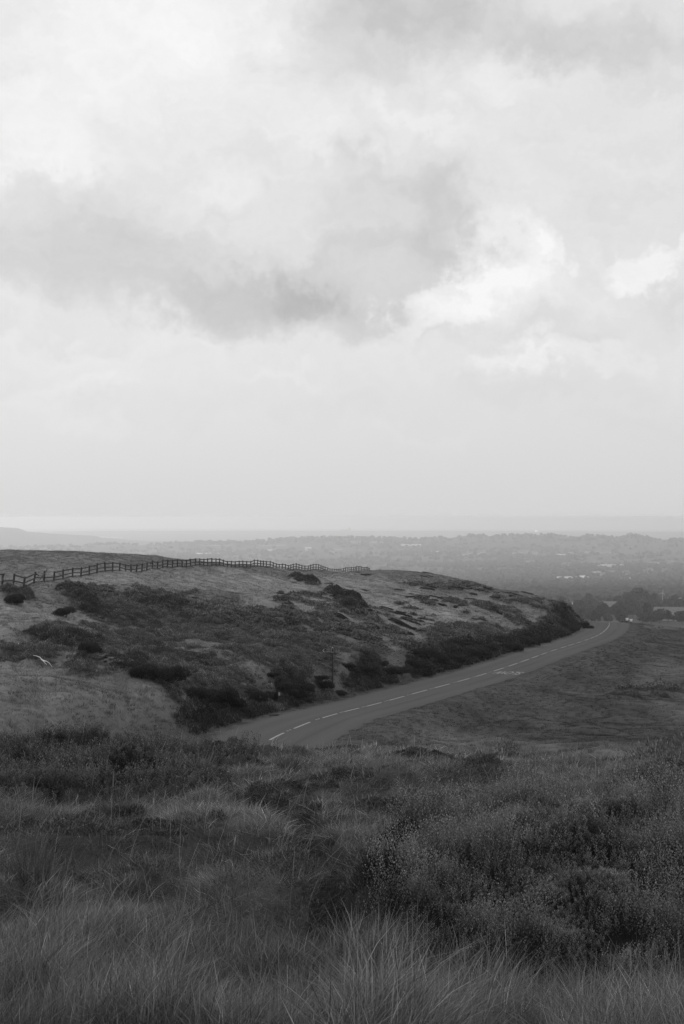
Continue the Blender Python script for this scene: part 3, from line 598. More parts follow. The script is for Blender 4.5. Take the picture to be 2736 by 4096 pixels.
# ------------------------------------------------------------------ fence
m_fence = mat_plain('weathered_dark_wood', .045, .85, .3, 6, .004, stretch=(1, 1, .3)); m_fence2 = mat_plain('greyed_broken_wood', .12, .85, .3, 8, .004)
PX = [12,82,147,212,275,337,395,455,507,560,608,660,706,750,788,822,856,889,921,955,988,1020,1050,1082,1112,1142,1170,1197,1224,1252,1278,1303,1329,1355,1378,1402,1427,1451,1475,1500,1524,1547]
PX = [x / 1.568 for x in PX] + [900 + x / 1.568 for x in (160,183,205,224,241,260,283,302,320,339,358,378,396,412,428,446,464,482,502,520,536,552,570,587,600,614,628,643,658,672,686,700,714,728,742,756,770,783,795,806,815,824,836,846,856,866,875,884,892,900,907,914,921,928,934,940,946,952,958,964,970,975)]
fu_ = [f[0] for f in FEN]; fd_ = [f[2] for f in FEN]
fence = empty('post_and_rail_fence', (-29, 123, gz(-29, 123))); tag(fence, 'dark wooden post and rail fence with a broken top rail along the moor crest', 'fence')
fo = Vector(fence.location); posts = []; rf_ = random.Random(3)
distant = MB()
for i, u in enumerate(PX):
    d = float(np.interp(u, fu_, fd_)); x = (u - CX) / F * d; zz = gz(x, d); hh = float(np.interp(u, [0, 180, 560, 900, 1520], [1.2, 1.15, 1.12, 1.12, 1.2])) * rf_.uniform(.95, 1.06)
    lean = Matrix.Rotation(rf_.gauss(0, .03) + (.12 if i < 6 else .02), 3, 'Y') @ Matrix.Rotation(rf_.gauss(0, .02), 3, 'X')
    base_ = Vector((x, d, zz)) - fo; top = base_ + lean @ Vector((0, 0, hh)); posts.append((base_, top, lean, hh))
    mb = MB() if i < 95 else distant
    w_ = .17 if i < 30 else .16
    mb.box(base_ + lean @ Vector((0, 0, hh / 2 - .15)), (w_, .1, hh + .3), lean)
    if i < 95: mb.build('fence_post', m_fence, fence, .008 if i < 12 else 0)
if distant.v: o = distant.build('distant_posts', m_fence, fence); o['kind'] = 'stuff'
def rail(frac, i0, i1, jit=.02, mat=m_fence):
    mb = MB()
    for i in range(i0, i1):
        a = posts[i]; b_ = posts[i + 1]; pa = a[0].lerp(a[1], frac) + Vector((.0, -.075, rf_.gauss(0, jit))); pb = b_[0].lerp(b_[1], frac) + Vector((.0, -.075, rf_.gauss(0, jit)))
        e = (pb - pa).normalized() * .04; mb.bar(pa - e, pb + e, .05, .125)
    mb.build('rail', mat, fence)
rail(.87, 1, 3); rail(.87, 5, len(posts) - 1); rail(.47, 0, len(posts) - 1); rail(.12, 0, len(posts) - 1)
b = MB(); p3 = posts[3][0].lerp(posts[3][1], .86); b.bar(p3 + Vector((0, -.08, .02)), p3 + Vector((.38, -.05, -.22)), .04, .11); b.build('broken_rail', m_fence, fence)
b = MB(); p4 = posts[4]; b.bar(p4[0].lerp(p4[1], .25) + Vector((-.42, -.1, 0)), p4[1] + Vector((.28, -.12, .12)), .04, .1); b.build('broken_rail', m_fence2, fence)
b = MB(); p0 = posts[0]; b.bar(p0[0].lerp(p0[1], .3) + Vector((-.1, -.1, 0)), p0[0].lerp(p0[1], .75) + Vector((.1, -.1, 0)), .03, .08); b.build('broken_rail', m_fence2, fence)
b = MB(); b.box(p0[1] + Vector((-.05, -.02, -.05)), (.36, .14, .12)); b.build('post_cap', m_fence, fence)

# ------------------------------------------------------------------ footpath sign, marker post
m_post = mat_plain('dark_painted_post', .035, .6, .2, 10); m_green = mat_plain('dark_sign_enamel', .028, .4, .1, 10); m_swhite = mat_plain('sign_white', .42, .5, .06, 20)
sx0, sdp = near_pt(1330, 2748);  root = empty('footpath_sign', (sx0, sdp, gz(sx0, sdp)), R(4)); tag(root, 'tall thin signpost with one dark finger pointing left along the footpath, white lettering', 'signpost')
ztop = -(2590 - V0) / F * sdp - gz(sx0, sdp)
b = MB(); b.tube([(0, 0, -.3), (0, 0, ztop * .5), (0, 0, ztop)], .055, 12); b.build('post', m_post, root)
b = MB(); b.tube([(0, 0, ztop), (0, 0, ztop + .03)], [.068, .04], 12)
b.build('post_cap', m_swhite, root)
for h_ in (.10, .34):
    b = MB(); b.tube([(0, 0, ztop - h_ - .012), (0, 0, ztop - h_ + .012)], .072, 12); b.box((-.06, 0, ztop - h_), (.1, .03, .022)); b.build('clamp', m_swhite, root)
zc = ztop - .22; Lf = .56; hf = .125
b = MB(); pl = [(-.09, -hf), (-.09, hf), (-.09 - Lf, hf), (-.09 - Lf - .1, 0), (-.09 - Lf, -hf)]
b.add([(x, -.014, zc + y) for x, y in pl] + [(x, .014, zc + y) for x, y in pl], [(0, 1, 2, 3, 4), (9, 8, 7, 6, 5)] + [(i, i + 5, (i + 1) % 5 + 5, (i + 1) % 5) for i in range(5)]); fing = b.build('finger', m_green, root)
b = MB(); b.add([(-.09 - Lf + .06, -.018, zc + hf), (-.09 - Lf, -.018, zc + hf), (-.09 - Lf - .1, -.018, zc), (-.09 - Lf, -.018, zc - hf), (-.09 - Lf + .06, -.018, zc - hf), (-.09 - Lf - .035, -.018, zc)], [(0, 1, 2, 5), (5, 2, 3, 4)]); b.build('arrow_tip', m_swhite, fing)
b = MB(); b.box((-.10, -.017, zc), (.022, .004, hf * 2)); b.box((-.09 - Lf / 2, -.017, zc + hf - .004), (Lf - .1, .004, .007)); b.box((-.09 - Lf / 2, -.017, zc - hf + .004), (Lf - .1, .004, .007)); b.build('border', m_swhite, fing)
for body, zo in (('Public', .052), ('Footpath', -.055)):
    me = text_mesh(body, .125); xs = [v.co.x for v in me.vertices]; sh = -.155 - max(xs)
    for v in me.vertices: v.co = Vector((v.co.x + sh, -.019, zc + zo + v.co.y))
    me.materials.clear(); me.materials.append(m_swhite); link('lettering', me, fing)
mx, md = near_pt(1117, 2828);  root = empty('marker_post', (mx, md, gz(mx, md))); tag(root, 'short square dark wooden verge post with a pale plate near its top', 'marker post')
hm_ = max(.8, -(2768 - V0) / F * md - gz(mx, md)); b = MB(); b.box((0, 0, hm_ / 2 - .2), (.14, .14, hm_ + .4)); b.build('post', m_fence, root, .012)
b = MB(); b.box((.01, -.075, hm_ - .115), (.115, .008, .2)); b.build('reflector_plate', mat_plain('plate_grey', .34, .5, .1, 10), root)

# ------------------------------------------------------------------ rocks, branch, debris
m_rock = mat_plain('gritstone', .13, .9, .35, 5, .02); m_rockd = mat_plain('dark_gritstone', .07, .9, .35, 5, .02)
def rock(name, u, d, size, lb, cat, grp=None, seed=0, mat=None, lift=.0):
    x = (u - CX) / F * d; y = d
    if d > 1000: x, y = near_pt(u, d)
    rg = np.random.default_rng(seed); v = IV * (1 + .24 * rg.normal(size=(len(IV), 1))); v = np.sign(v) * np.abs(v) ** .55 * np.array(size)
    me = np_mesh(name, v, [IF], mat or m_rock); o = link(name, me); o.location = (x, y, gz(x, y) + lift); o.rotation_euler = (rg.uniform(-.2, .2), rg.uniform(-.2, .2), rg.uniform(0, 3)); tag(o, lb, cat, grp); return o
for i, (u, d, s_) in enumerate([(398,2640,.2),(412,2632,.26),(430,2628,.3),(446,2640,.22),(466,2650,.3),(488,2655,.34),(505,2648,.2),(478,2642,.16),(518,2652,.28),(455,2656,.18),(420,2648,.16),(440,2622,.2)]):
    rock('rock', u, d, (s_, s_ * .7, s_ * .32), 'angular rock of the small outcrop between the heather mounds on the left slope', 'rock', 'rocks of the outcrop on the left slope', i, None if i % 2 else m_rockd, .08)
rock('verge_stone', 1096, 2863, (.34, .2, .09), 'dark flat stone at the road edge below the marker post', 'stone', None, 40, m_rockd, .05)
rock('pale_rock', 1142, 2822, (.18, .14, .09), 'pale weathered rock in the grass just right of the marker post', 'rock', None, 41, m_rock, .08)
rock('pale_rock', 974, 2750, (.22, .16, .12), 'pale rock among dark bushes up the bank left of the marker post', 'rock', None, 42, m_rock, .15)
rock('pale_rock', 1173, 2330, (.9, .5, .2), 'pale slab showing beside the dark heather streak under the far fence', 'rock', None, 43, m_rock, .15)
m_dead = mat_plain('bleached_wood', .75, .7, .12, 20)
bd = 78.0; x0 = (170 - CX) / F * bd; z0 = gz(x0, bd); root = empty('dead_branch', (x0, bd, z0)); tag(root, 'bleached white forked dead branch lying in pale grass on the left slope', 'branch')
def bp(u, v, y=0): return ((u - 170) / F * bd, y, -(v - V0) / F * bd - z0)
zs = bp(207, 2718)[2]; sh = (.12 - zs) if zs < .1 else (0.25 - zs if zs > .5 else 0)
def bq(*a): p = bp(*a); return (p[0], p[1], p[2] + sh)
b = MB(); b.tube([bq(133, 2671), bq(148, 2673.5), bq(161, 2679), bq(166, 2686), bq(171, 2691), bq(187, 2695), bq(196, 2702, .1), bq(207, 2718, .15)], [.008, .018, .026, .03, .042, .022, .018, .008], 8); b.build('limb', m_dead, root)
b = MB(); b.tube([bq(168, 2688), bq(174, 2692, -.05), bq(180, 2699, -.1), bq(190, 2707, -.12)], [.03, .03, .016, .006], 7); b.build('fork', m_dead, root)

# ------------------------------------------------------------------ two people where the road dips out of sight
m_skin = mat_plain('skin', .35, .6, .05, 10); m_shirt = mat_plain('pale_shirt', .8, .8, .05, 10); m_trs = mat_plain('dark_trousers', .03, .8, .1, 10); m_hair = mat_plain('dark_hair', .03, .7, .2, 40)
def skin_mesh(name, joints, edges, mat, parent, sub=2):
    me = bpy.data.meshes.new(name); me.from_pydata([j[0] for j in joints], edges, []); o = link(name, me, parent)
    s_ = o.modifiers.new('skin', 'SKIN'); sv_ = me.skin_vertices[0].data
    for i, j in enumerate(joints): sv_[i].radius = (j[1], j[2] if len(j) > 2 else j[1]); sv_[i].use_root = (i == 0)
    s_.use_smooth_shade = True; d_ = o.modifiers.new('sub', 'SUBSURF'); d_.levels = sub; d_.render_levels = sub; me.materials.append(mat); return o
def person(u, d, stride, lb, turn):
    x = (u - CX) / F * d; zt = -((2466 if u < 2515 else 2470) - V0) / F * d; root = empty('person', (x, d, zt - 1.74), turn)
    J = [((0, 0, .95), .13, .10), ((0, 0, 1.15), .12, .09), ((0, 0, 1.38), .15, .10), ((0, 0, 1.48), .06), ((0, .0, 1.56), .06), ((0, -.01, 1.64), .075, .095), ((0, 0, 1.73), .05)]
    E = [(0, 1), (1, 2), (2, 3), (3, 4), (4, 5), (5, 6)]
    for s_ in (-1, 1):
        b_ = len(J); st = stride * s_
        J += [((.10 * s_, 0, .88), .085), ((.11 * s_, -.12 * st, .50), .06), ((.11 * s_, .10 * st - .04 * st, .09), .04), ((.12 * s_, .10 * st - .16, .04), .035)]; E += [(0, b_), (b_, b_ + 1), (b_ + 1, b_ + 2), (b_ + 2, b_ + 3)]
        b_ = len(J); J += [((.20 * s_, 0, 1.40), .055), ((.27 * s_, .04 * st, 1.14), .042), ((.27 * s_, -.10 + .05 * st, .92), .03), ((.27 * s_, -.14, .86), .03, .018)]; E += [(2, b_), (b_, b_ + 1), (b_ + 1, b_ + 2), (b_ + 2, b_ + 3)]
        p_ = J[-1][0]; k0 = len(J) - 1
        for f_ in range(4):
            J.append(((p_[0] + (-.018 + .012 * f_), p_[1] - .02, p_[2] - .05 - .008 * (f_ in (1, 2))), .008)); E.append((k0, len(J) - 1)); J.append(((p_[0] + (-.018 + .012 * f_), p_[1] - .03, p_[2] - .085 - .008 * (f_ in (1, 2))), .007)); E.append((len(J) - 2, len(J) - 1))
        J.append(((p_[0] - .03 * s_, p_[1] - .03, p_[2] - .03), .009)); E.append((k0, len(J) - 1))
    J.append(((0, -.105, 1.635), .014)); E.append((5, len(J) - 1))
    skin_mesh('body', J, E, m_skin, root, 1)
    skin_mesh('shirt', [((0, 0, .98), .165, .135), ((0, 0, 1.15), .155, .125), ((0, 0, 1.38), .19, .13), ((.22, 0, 1.40), .075), ((.27, .03, 1.2), .06), ((-.22, 0, 1.40), .075), ((-.27, -.03, 1.2), .06), ((0, 0, 1.46), .09)], [(0, 1), (1, 2), (2, 3), (3, 4), (2, 5), (5, 6), (2, 7)], m_shirt, root)
    skin_mesh('trousers', [((0, 0, .96), .15, .13)] + [((.10 * s_ , -.0, .86), .10) if k == 0 else ((.11 * s_, -.12 * stride * s_, .50), .075) if k == 1 else ((.11 * s_, .06 * stride * s_, .12), .06) for s_ in (-1, 1) for k in range(3)], [(0, 1), (1, 2), (2, 3), (0, 4), (4, 5), (5, 6)], m_trs, root)
    skin_mesh('hair', [((0, .03, 1.66), .085, .08), ((0, .02, 1.735), .07, .08)], [(0, 1)], m_hair, root)
    tag(root, lb, 'person')
person(2508.5, 252, .8, 'left one of two tiny walkers in pale tops where the road dips away', R(170))
person(2524.5, 251, -.8, 'right one of two tiny walkers, in a pale top beside the road end', R(185))

# ------------------------------------------------------------------ vegetation
m_grass = mat_plain('moor_grass', 1.0, .8, .12, 2.5, attr=True, spec=.06)
m_bil = mat_plain('bilberry_leaf', 1.0, .8, .10, 6, attr=True, spec=.06)
m_heath = mat_plain('heather_leaf', 1.0, .9, .15, 3, attr=True, spec=.05)
translucent(m_bil, .35); translucent(m_grass, .3); translucent(m_heath, .25)
m_twig = mat_plain('heather_twig', .03, .9, .2, 10)
def spread(n_, r0, r1, a0=-22, a1=22):
    n_ = int(n_ * 1.38)
    a = rng.uniform(R(a0), R(a1), n_); r = np.exp(rng.uniform(math.log(r0), math.log(r1), n_)); x = r * np.sin(a); y = r * np.cos(a); zz = ground(x, y); u, v = uv_of(x, y, zz)
    return x, y, zz, r, u, v
def blades(x, y, z_, h, w, az_, lean, tone, seg_=3, curve=1.0):
    """bent tapering blades; az_ lean azimuth, lean = horizontal reach / height"""
    n_ = len(x); fa_ = rng.uniform(0, math.pi, n_); wx_ = np.cos(fa_) * w; wy_ = np.sin(fa_) * w * .35; out = []
    for k in range(seg_):
        t = k / seg_; c_ = t ** (1 + curve); px = x + np.sin(az_) * lean * h * c_; py = y + np.cos(az_) * lean * h * c_; pz = z_ - .02 + h * t * (1 - .18 * lean * t); k_ = (1 - .55 * t)
        out += [np.stack([px - wx_ * k_, py - wy_ * k_, pz], 1), np.stack([px + wx_ * k_, py + wy_ * k_, pz], 1)]
    out.append(np.stack([x + np.sin(az_) * lean * h, y + np.cos(az_) * lean * h, z_ + h * (1 - .25 * np.minimum(lean, 1.6))], 1))
    m_ = 2 * seg_ + 1; v = np.stack(out, 1).reshape(-1, 3); b_ = (np.arange(n_) * m_)[:, None]
    fs = [b_ + np.array([2 * k, 2 * k + 1, 2 * k + 3, 2 * k + 2]) for k in range(seg_ - 1)]; ft_ = b_ + np.array([2 * seg_ - 2, 2 * seg_ - 1, 2 * seg_])
    return v, ([np.concatenate(fs)] if fs else []), ft_, (tone[:, None] * np.concatenate([np.repeat(.5 + .8 * np.arange(seg_) / seg_, 2), [1.35]])[None]).ravel()  # tips bleached paler; darker bases also paint in missing occlusion
class Veg:
    def __init__(s): s.v = []; s.q = []; s.t = []; s.n = 0; s.tn = []
    def add(s, v, quads, tris, tn_):
        s.v.append(v); s.q += [f + s.n for f in quads]
        if tris is not None: s.t.append(tris + s.n)
        s.n += len(v); s.tn.append(tn_)
    def mesh(s, name, mat): 
        fs = ([np.concatenate(s.q)] if s.q else []) + ([np.concatenate(s.t)] if s.t else [])
        return np_mesh(name, np.concatenate(s.v), fs, mat, np.concatenate(s.tn))
def tone_at(x, y): return ground(x, y, GT)
def onroad(x, y, m_=3.3): d_, _, _ = road_dist(x, y); return d_ < m_
gA = Veg()
# 1. long pale grass in the foreground, 2. matted tussocks of the knoll
def tussock_grass(n_, r0, r1, cell, seed, f, dens):
    x, y, zz, r, u, v = spread(n_, r0, r1); b1 = ground(x, y, GB1); b2 = ground(x, y, GB2)
    lo = smooth((v - 3600 - 90 * fbm(u / 260, u * 0, 3, 81)) / 300)
    ox, oy, ds, rn = tufts(x, y, cell, seed); k = (rng.random(len(x)) > np.maximum(b1 * 1.25, b2 * 1.1)) & (rng.random(len(x)) < (1.25 - ds * 1.1) * dens(r, lo)) 
    x, y, zz, r, u, v, lo, ox, oy, ds, rn = [q_[k] for q_ in (x, y, zz, r, u, v, lo, ox, oy, ds, rn)]
    big = fbm(x / 1.3, y / 1.7, 3, seed + 5)
    return x, y, zz, r, lo, np.arctan2(ox, oy), ds, rn, big
def mixaz(az0, n_, k, x, y): return np.where(rng.random(n_) < k, az0 + rng.normal(0, .5, n_), 1.1 + 3.2 * fbm(x / .8, y / .9, 2, 83) + rng.normal(0, 1.1, n_))
x, y, zz, r, lo, az0, ds, rn, big = tussock_grass(260000, 3.2, 10.5, .31, 101, 0, lambda r, lo: .05 + .95 * lo)
nmv = ground(x, y, GNM); n_ = len(x); h = ((.05 + .07 * rn) * rng.uniform(.4, 1.5, n_) + lo * .12 * rng.random(n_) ** 2.2 * (.5 + .9 * rn)) * (1 - .3 * nmv)
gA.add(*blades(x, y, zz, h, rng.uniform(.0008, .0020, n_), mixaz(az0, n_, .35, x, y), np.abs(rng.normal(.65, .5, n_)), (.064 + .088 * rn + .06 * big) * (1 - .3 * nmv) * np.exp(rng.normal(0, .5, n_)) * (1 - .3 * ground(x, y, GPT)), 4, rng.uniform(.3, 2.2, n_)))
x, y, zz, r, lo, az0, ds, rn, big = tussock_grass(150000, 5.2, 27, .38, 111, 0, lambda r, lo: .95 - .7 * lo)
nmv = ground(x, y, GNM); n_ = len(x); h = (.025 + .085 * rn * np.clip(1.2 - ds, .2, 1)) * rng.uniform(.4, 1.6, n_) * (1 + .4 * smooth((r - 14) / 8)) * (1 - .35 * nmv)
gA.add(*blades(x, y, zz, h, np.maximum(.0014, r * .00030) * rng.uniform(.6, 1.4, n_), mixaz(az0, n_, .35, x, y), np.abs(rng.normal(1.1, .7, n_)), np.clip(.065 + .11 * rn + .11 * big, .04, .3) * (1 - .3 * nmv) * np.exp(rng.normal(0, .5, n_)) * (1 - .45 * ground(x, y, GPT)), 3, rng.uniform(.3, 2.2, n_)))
# dead, flattened stems
x, y, zz, r, u, v = spread(90000, 4.0, 26); nmv = ground(x, y, GNM); k = (ground(x, y, GB1) < .5) & (ground(x, y, GB2) < .5) & (rng.random(len(x)) > nmv * .8) & (rng.random(len(x)) > ground(x, y, GPT) * .8); x, y, zz, r = x[k], y[k], zz[k], r[k]; n_ = len(x)
gA.add(*blades(x, y, zz + rng.uniform(.01, .05, n_), rng.uniform(.015, .06, n_), np.maximum(.0009, r * .00016), rng.uniform(0, 6.28, n_), rng.uniform(1.5, 5, n_), rng.uniform(.09, .26, n_) * (1 + .6 * fbm(x / 1.2, y / 1.4, 2, 92)), 3, 1.0))
# thin seed stalks
x, y, zz, r, u, v = spread(1500, 4.5, 24); k = (ground(x, y, GB1) < .4) | (rng.random(len(x)) < .03); x, y, zz, r = x[k], y[k], zz[k], r[k]; h = rng.uniform(.12, .30, len(x))
gA.add(*blades(x, y, zz, h, np.maximum(.0011, r * .00018), rng.normal(1.3, 1.0, len(x)), np.abs(rng.normal(.4, .25, len(x))), rng.uniform(.16, .34, len(x)), 4, .6))
o = link('foreground_grass', gA.mesh('foreground_grass', m_grass)); tag(o, kind='stuff')
# 3. grass and heather over the hillsides: tufts grown on the ground, as stuff
def inst_mat(m):
    t = m.node_tree; b_ = t.nodes['Principled BSDF']; src = b_.inputs['Base Color'].links[0].from_socket
    at = t.nodes.new('ShaderNodeAttribute'); at.attribute_type = 'INSTANCER'; at.attribute_name = 'gtone'
    mu = t.nodes.new('ShaderNodeMath'); mu.operation = 'MULTIPLY'; t.links.new(src, mu.inputs[0]); t.links.new(at.outputs['Fac'], mu.inputs[1]); t.links.new(mu.outputs[0], b_.inputs['Base Color']); return m
m_tuft = translucent(inst_mat(mat_plain('tussock_blades', 1.0, .85, .1, 5, attr=True, spec=.04)), .3)
m_hea2 = translucent(inst_mat(mat_plain('heather_sprigs', 1.0, .9, .15, 9, attr=True, spec=.03)), .2)
def sprigs(c, ax, ln, wd_):
    n_ = len(c); ax = ax / np.linalg.norm(ax, axis=1)[:, None]; b_ = np.cross(ax, rand_dirs(n_)); b_ /= np.maximum(np.linalg.norm(b_, axis=1), 1e-6)[:, None]; ln = ln[:, None]; wd_ = wd_[:, None]
    return np.stack([c - ax * ln * .5, c + b_ * wd_ + ax * ln * .1, c + ax * ln * .5, c - b_ * wd_ + ax * ln * .1], 1).reshape(-1, 3), np.arange(n_ * 4).reshape(-1, 4)
def tuft_proto(nb, rad, hgt, wd_, k):
    a = rng.uniform(0, 6.28, nb); q_ = rad * np.sqrt(rng.random(nb)); V_ = Veg(); x = np.cos(a) * q_; y = np.sin(a) * q_
    V_.add(*blades(x, y, np.full(nb, -.06), hgt * rng.uniform(.4, 1.1, nb) * (1.15 - .6 * q_ / rad) + .05, np.full(nb, wd_) * rng.uniform(.6, 1.3, nb), np.arctan2(x, y) + rng.normal(.3, .7, nb), np.abs(rng.normal(.75, .4, nb)), rng.uniform(.65, 1.4, nb), 2 if wd_ < .02 else 1, 1.0))
    return bpy.data.objects.new('tussock_tuft', V_.mesh('tussock_tuft', m_tuft))
def heath_proto(nq, rad, hgt, ln, wd_):
    a = rng.uniform(0, 6.28, nq); q_ = np.sqrt(rng.random(nq)); top_ = hgt * (1 - .75 * q_ ** 2) * (1 + .25 * np.sin(a * 3 + 1) * q_); t_ = rng.beta(2.6, 1.1, nq)
    c = np.stack([np.cos(a) * q_ * rad, np.sin(a) * q_ * rad, top_ * t_ - .02], 1); ax = np.stack([np.cos(a) * q_ * .8, np.sin(a) * q_ * .8, np.ones(nq)], 1) + rng.normal(0, .35, (nq, 3))
    v_, f_ = sprigs(c, ax, ln * rng.uniform(.6, 1.3, nq), wd_ * rng.uniform(.6, 1.3, nq)); return bpy.data.objects.new('heather_tuft', np_mesh('heather_tuft', v_, [f_], m_hea2, np.repeat((.5 + .75 * t_) * np.exp(rng.normal(-.06, .45, nq)), 4)))  # green tips over woody bases; the gradient also stands in for weak occlusion
def scatter(name, protos_, x, y, zz, scl, rz, tone_, tilt=None):
    n_ = len(x); me = bpy.data.meshes.new(name); me.vertices.add(n_); me.vertices.foreach_set('co', np.stack([x, y, zz], 1).astype(np.float32).ravel())
    def att(nm, typ, val): at = me.attributes.new(nm, typ, 'POINT'); at.data.foreach_set('vector' if typ == 'FLOAT_VECTOR' else 'value', np.asarray(val, dtype=np.int32 if typ == 'INT' else np.float32).ravel())
    att('gtone', 'FLOAT', tone_); att('gscl', 'FLOAT_VECTOR', scl); rot_ = np.zeros((n_, 3)); rot_[:, 2] = rz
    if tilt is not None: rot_[:, 0] = tilt
    att('grot', 'FLOAT_VECTOR', rot_); att('gidx', 'INT', rng.integers(0, len(protos_), n_))
    cl_ = bpy.data.collections.new(name + '_kinds')
    for q_ in protos_: cl_.objects.link(q_)
    o = link(name, me); tag(o, kind='stuff'); ng = bpy.data.node_groups.new(name, 'GeometryNodeTree')
    ng.interface.new_socket('Geometry', in_out='INPUT', socket_type='NodeSocketGeometry'); ng.interface.new_socket('Geometry', in_out='OUTPUT', socket_type='NodeSocketGeometry')
    nn = ng.nodes; gi = nn.new('NodeGroupInput'); go = nn.new('NodeGroupOutput'); ci = nn.new('GeometryNodeCollectionInfo'); ci.inputs['Collection'].default_value = cl_; ci.inputs['Separate Children'].default_value = True; ci.inputs['Reset Children'].default_value = True
    ip = nn.new('GeometryNodeInstanceOnPoints'); ip.inputs['Pick Instance'].default_value = True; er = nn.new('FunctionNodeEulerToRotation')
    def na(nm, typ): q_ = nn.new('GeometryNodeInputNamedAttribute'); q_.data_type = typ; q_.inputs['Name'].default_value = nm; return [k_ for k_ in q_.outputs if k_.enabled and k_.name == 'Attribute'][0]
    lk = ng.links.new; lk(gi.outputs[0], ip.inputs['Points']); lk(ci.outputs[0], ip.inputs['Instance']); lk(na('gidx', 'INT'), ip.inputs['Instance Index']); lk(na('gscl', 'FLOAT_VECTOR'), ip.inputs['Scale'])
    lk(na('grot', 'FLOAT_VECTOR'), er.inputs[0]); lk(er.outputs[0], ip.inputs['Rotation']); lk(ip.outputs[0], go.inputs[0]); md_ = o.modifiers.new('grow', 'NODES'); md_.node_group = ng; return o
def area_pts(r0, r1, dens, amax=21):
    am = R(amax); n_ = int(am * (r1 * r1 - r0 * r0) * dens); r = np.sqrt(rng.uniform(r0 * r0, r1 * r1, n_)); a = rng.uniform(-am, am, n_); x = r * np.sin(a); y = r * np.cos(a); return x, y, ground(x, y), r
BANDS = [(20, 62, 13, .006, .008, 34), (62, 125, 8, .013, .016, 26), (125, 235, 4.2, .026, .03, 18), (235, 430, 1.6, .05, .05, 14)]
for bi, (r0, r1, dn_, wg, wh, nb) in enumerate(BANDS):
    sc_ = (8 / dn_) ** .5 ** .9
    x, y, zz, r = area_pts(r0, r1, dn_); dd_, _, _ = road_dist(x, y); hh_ = ground(x, y, GH); tn0 = tone_at(x, y); right = smooth((x - np.interp(y, RC[:440, 1], RC[:440, 0]) - 2) / 5); c1 = fbm(x / 1.1, y / 1.4, 3, 87); c2 = fbm(x / 4.5, y / 3.0 + x / 8, 3, 97)
    k = (dd_ > 3.05) & (rng.random(len(x)) > hh_ * .55); x, y, zz, r, dd_, tn0, right, c1, c2 = [q_[k] for q_ in (x, y, zz, r, dd_, tn0, right, c1, c2)]; n_ = len(x)
    hs = (.55 + .75 * smooth(c1 + .45)) * (1 - .45 * right) * (.38 + .62 * smooth((dd_ - 3.4) / 4)) * rng.uniform(.7, 1.3, n_) * (1 - .35 * smooth((r - 170) / 120)); ws = rng.uniform(.8, 1.3, n_) * sc_
    scatter('hillside_grass', [tuft_proto(nb, .26, .26, wg, q_) for q_ in range(3)], x, y, zz, np.stack([ws, ws, hs], 1), rng.uniform(0, 6.28, n_), tn0 * 1.12 * np.clip(.95 + .45 * c1 + .45 * c2, .45, 1.8) * rng.uniform(.75, 1.3, n_))
    x, y, zz, r = area_pts(r0, r1, dn_ * 1.1); dd_, _, _ = road_dist(x, y); hh_ = ground(x, y, GH); dkv = ground(x, y, GDK); c1 = fbm(x / .9, y / 1.1, 3, 88); c2 = fbm(x / 6, y / 5, 3, 91)
    k = (dd_ > 4.2) & (rng.random(len(x)) < (hh_ * 1.35 - .30) * (1 + .5 * c1) + .6 * dkv); x, y, zz, r, dkv, c1, c2 = [q_[k] for q_ in (x, y, zz, r, dkv, c1, c2)]; n_ = len(x)
    ws = rng.uniform(.8, 1.35, n_) * sc_; hs = (.5 + .95 * smooth(c1 + .45)) * (1 + .3 * dkv) * rng.uniform(.8, 1.25, n_)
    scatter('heather', [heath_proto(int(nb * 6), .30, .30, wh * 5.0, wh) for q_ in range(3)], x, y, zz, np.stack([ws, ws, hs], 1), rng.uniform(0, 6.28, n_), np.clip(.105 + .055 * c2 + .035 * c1, .05, .19) * (1 - .62 * dkv) * rng.uniform(.75, 1.3, n_))
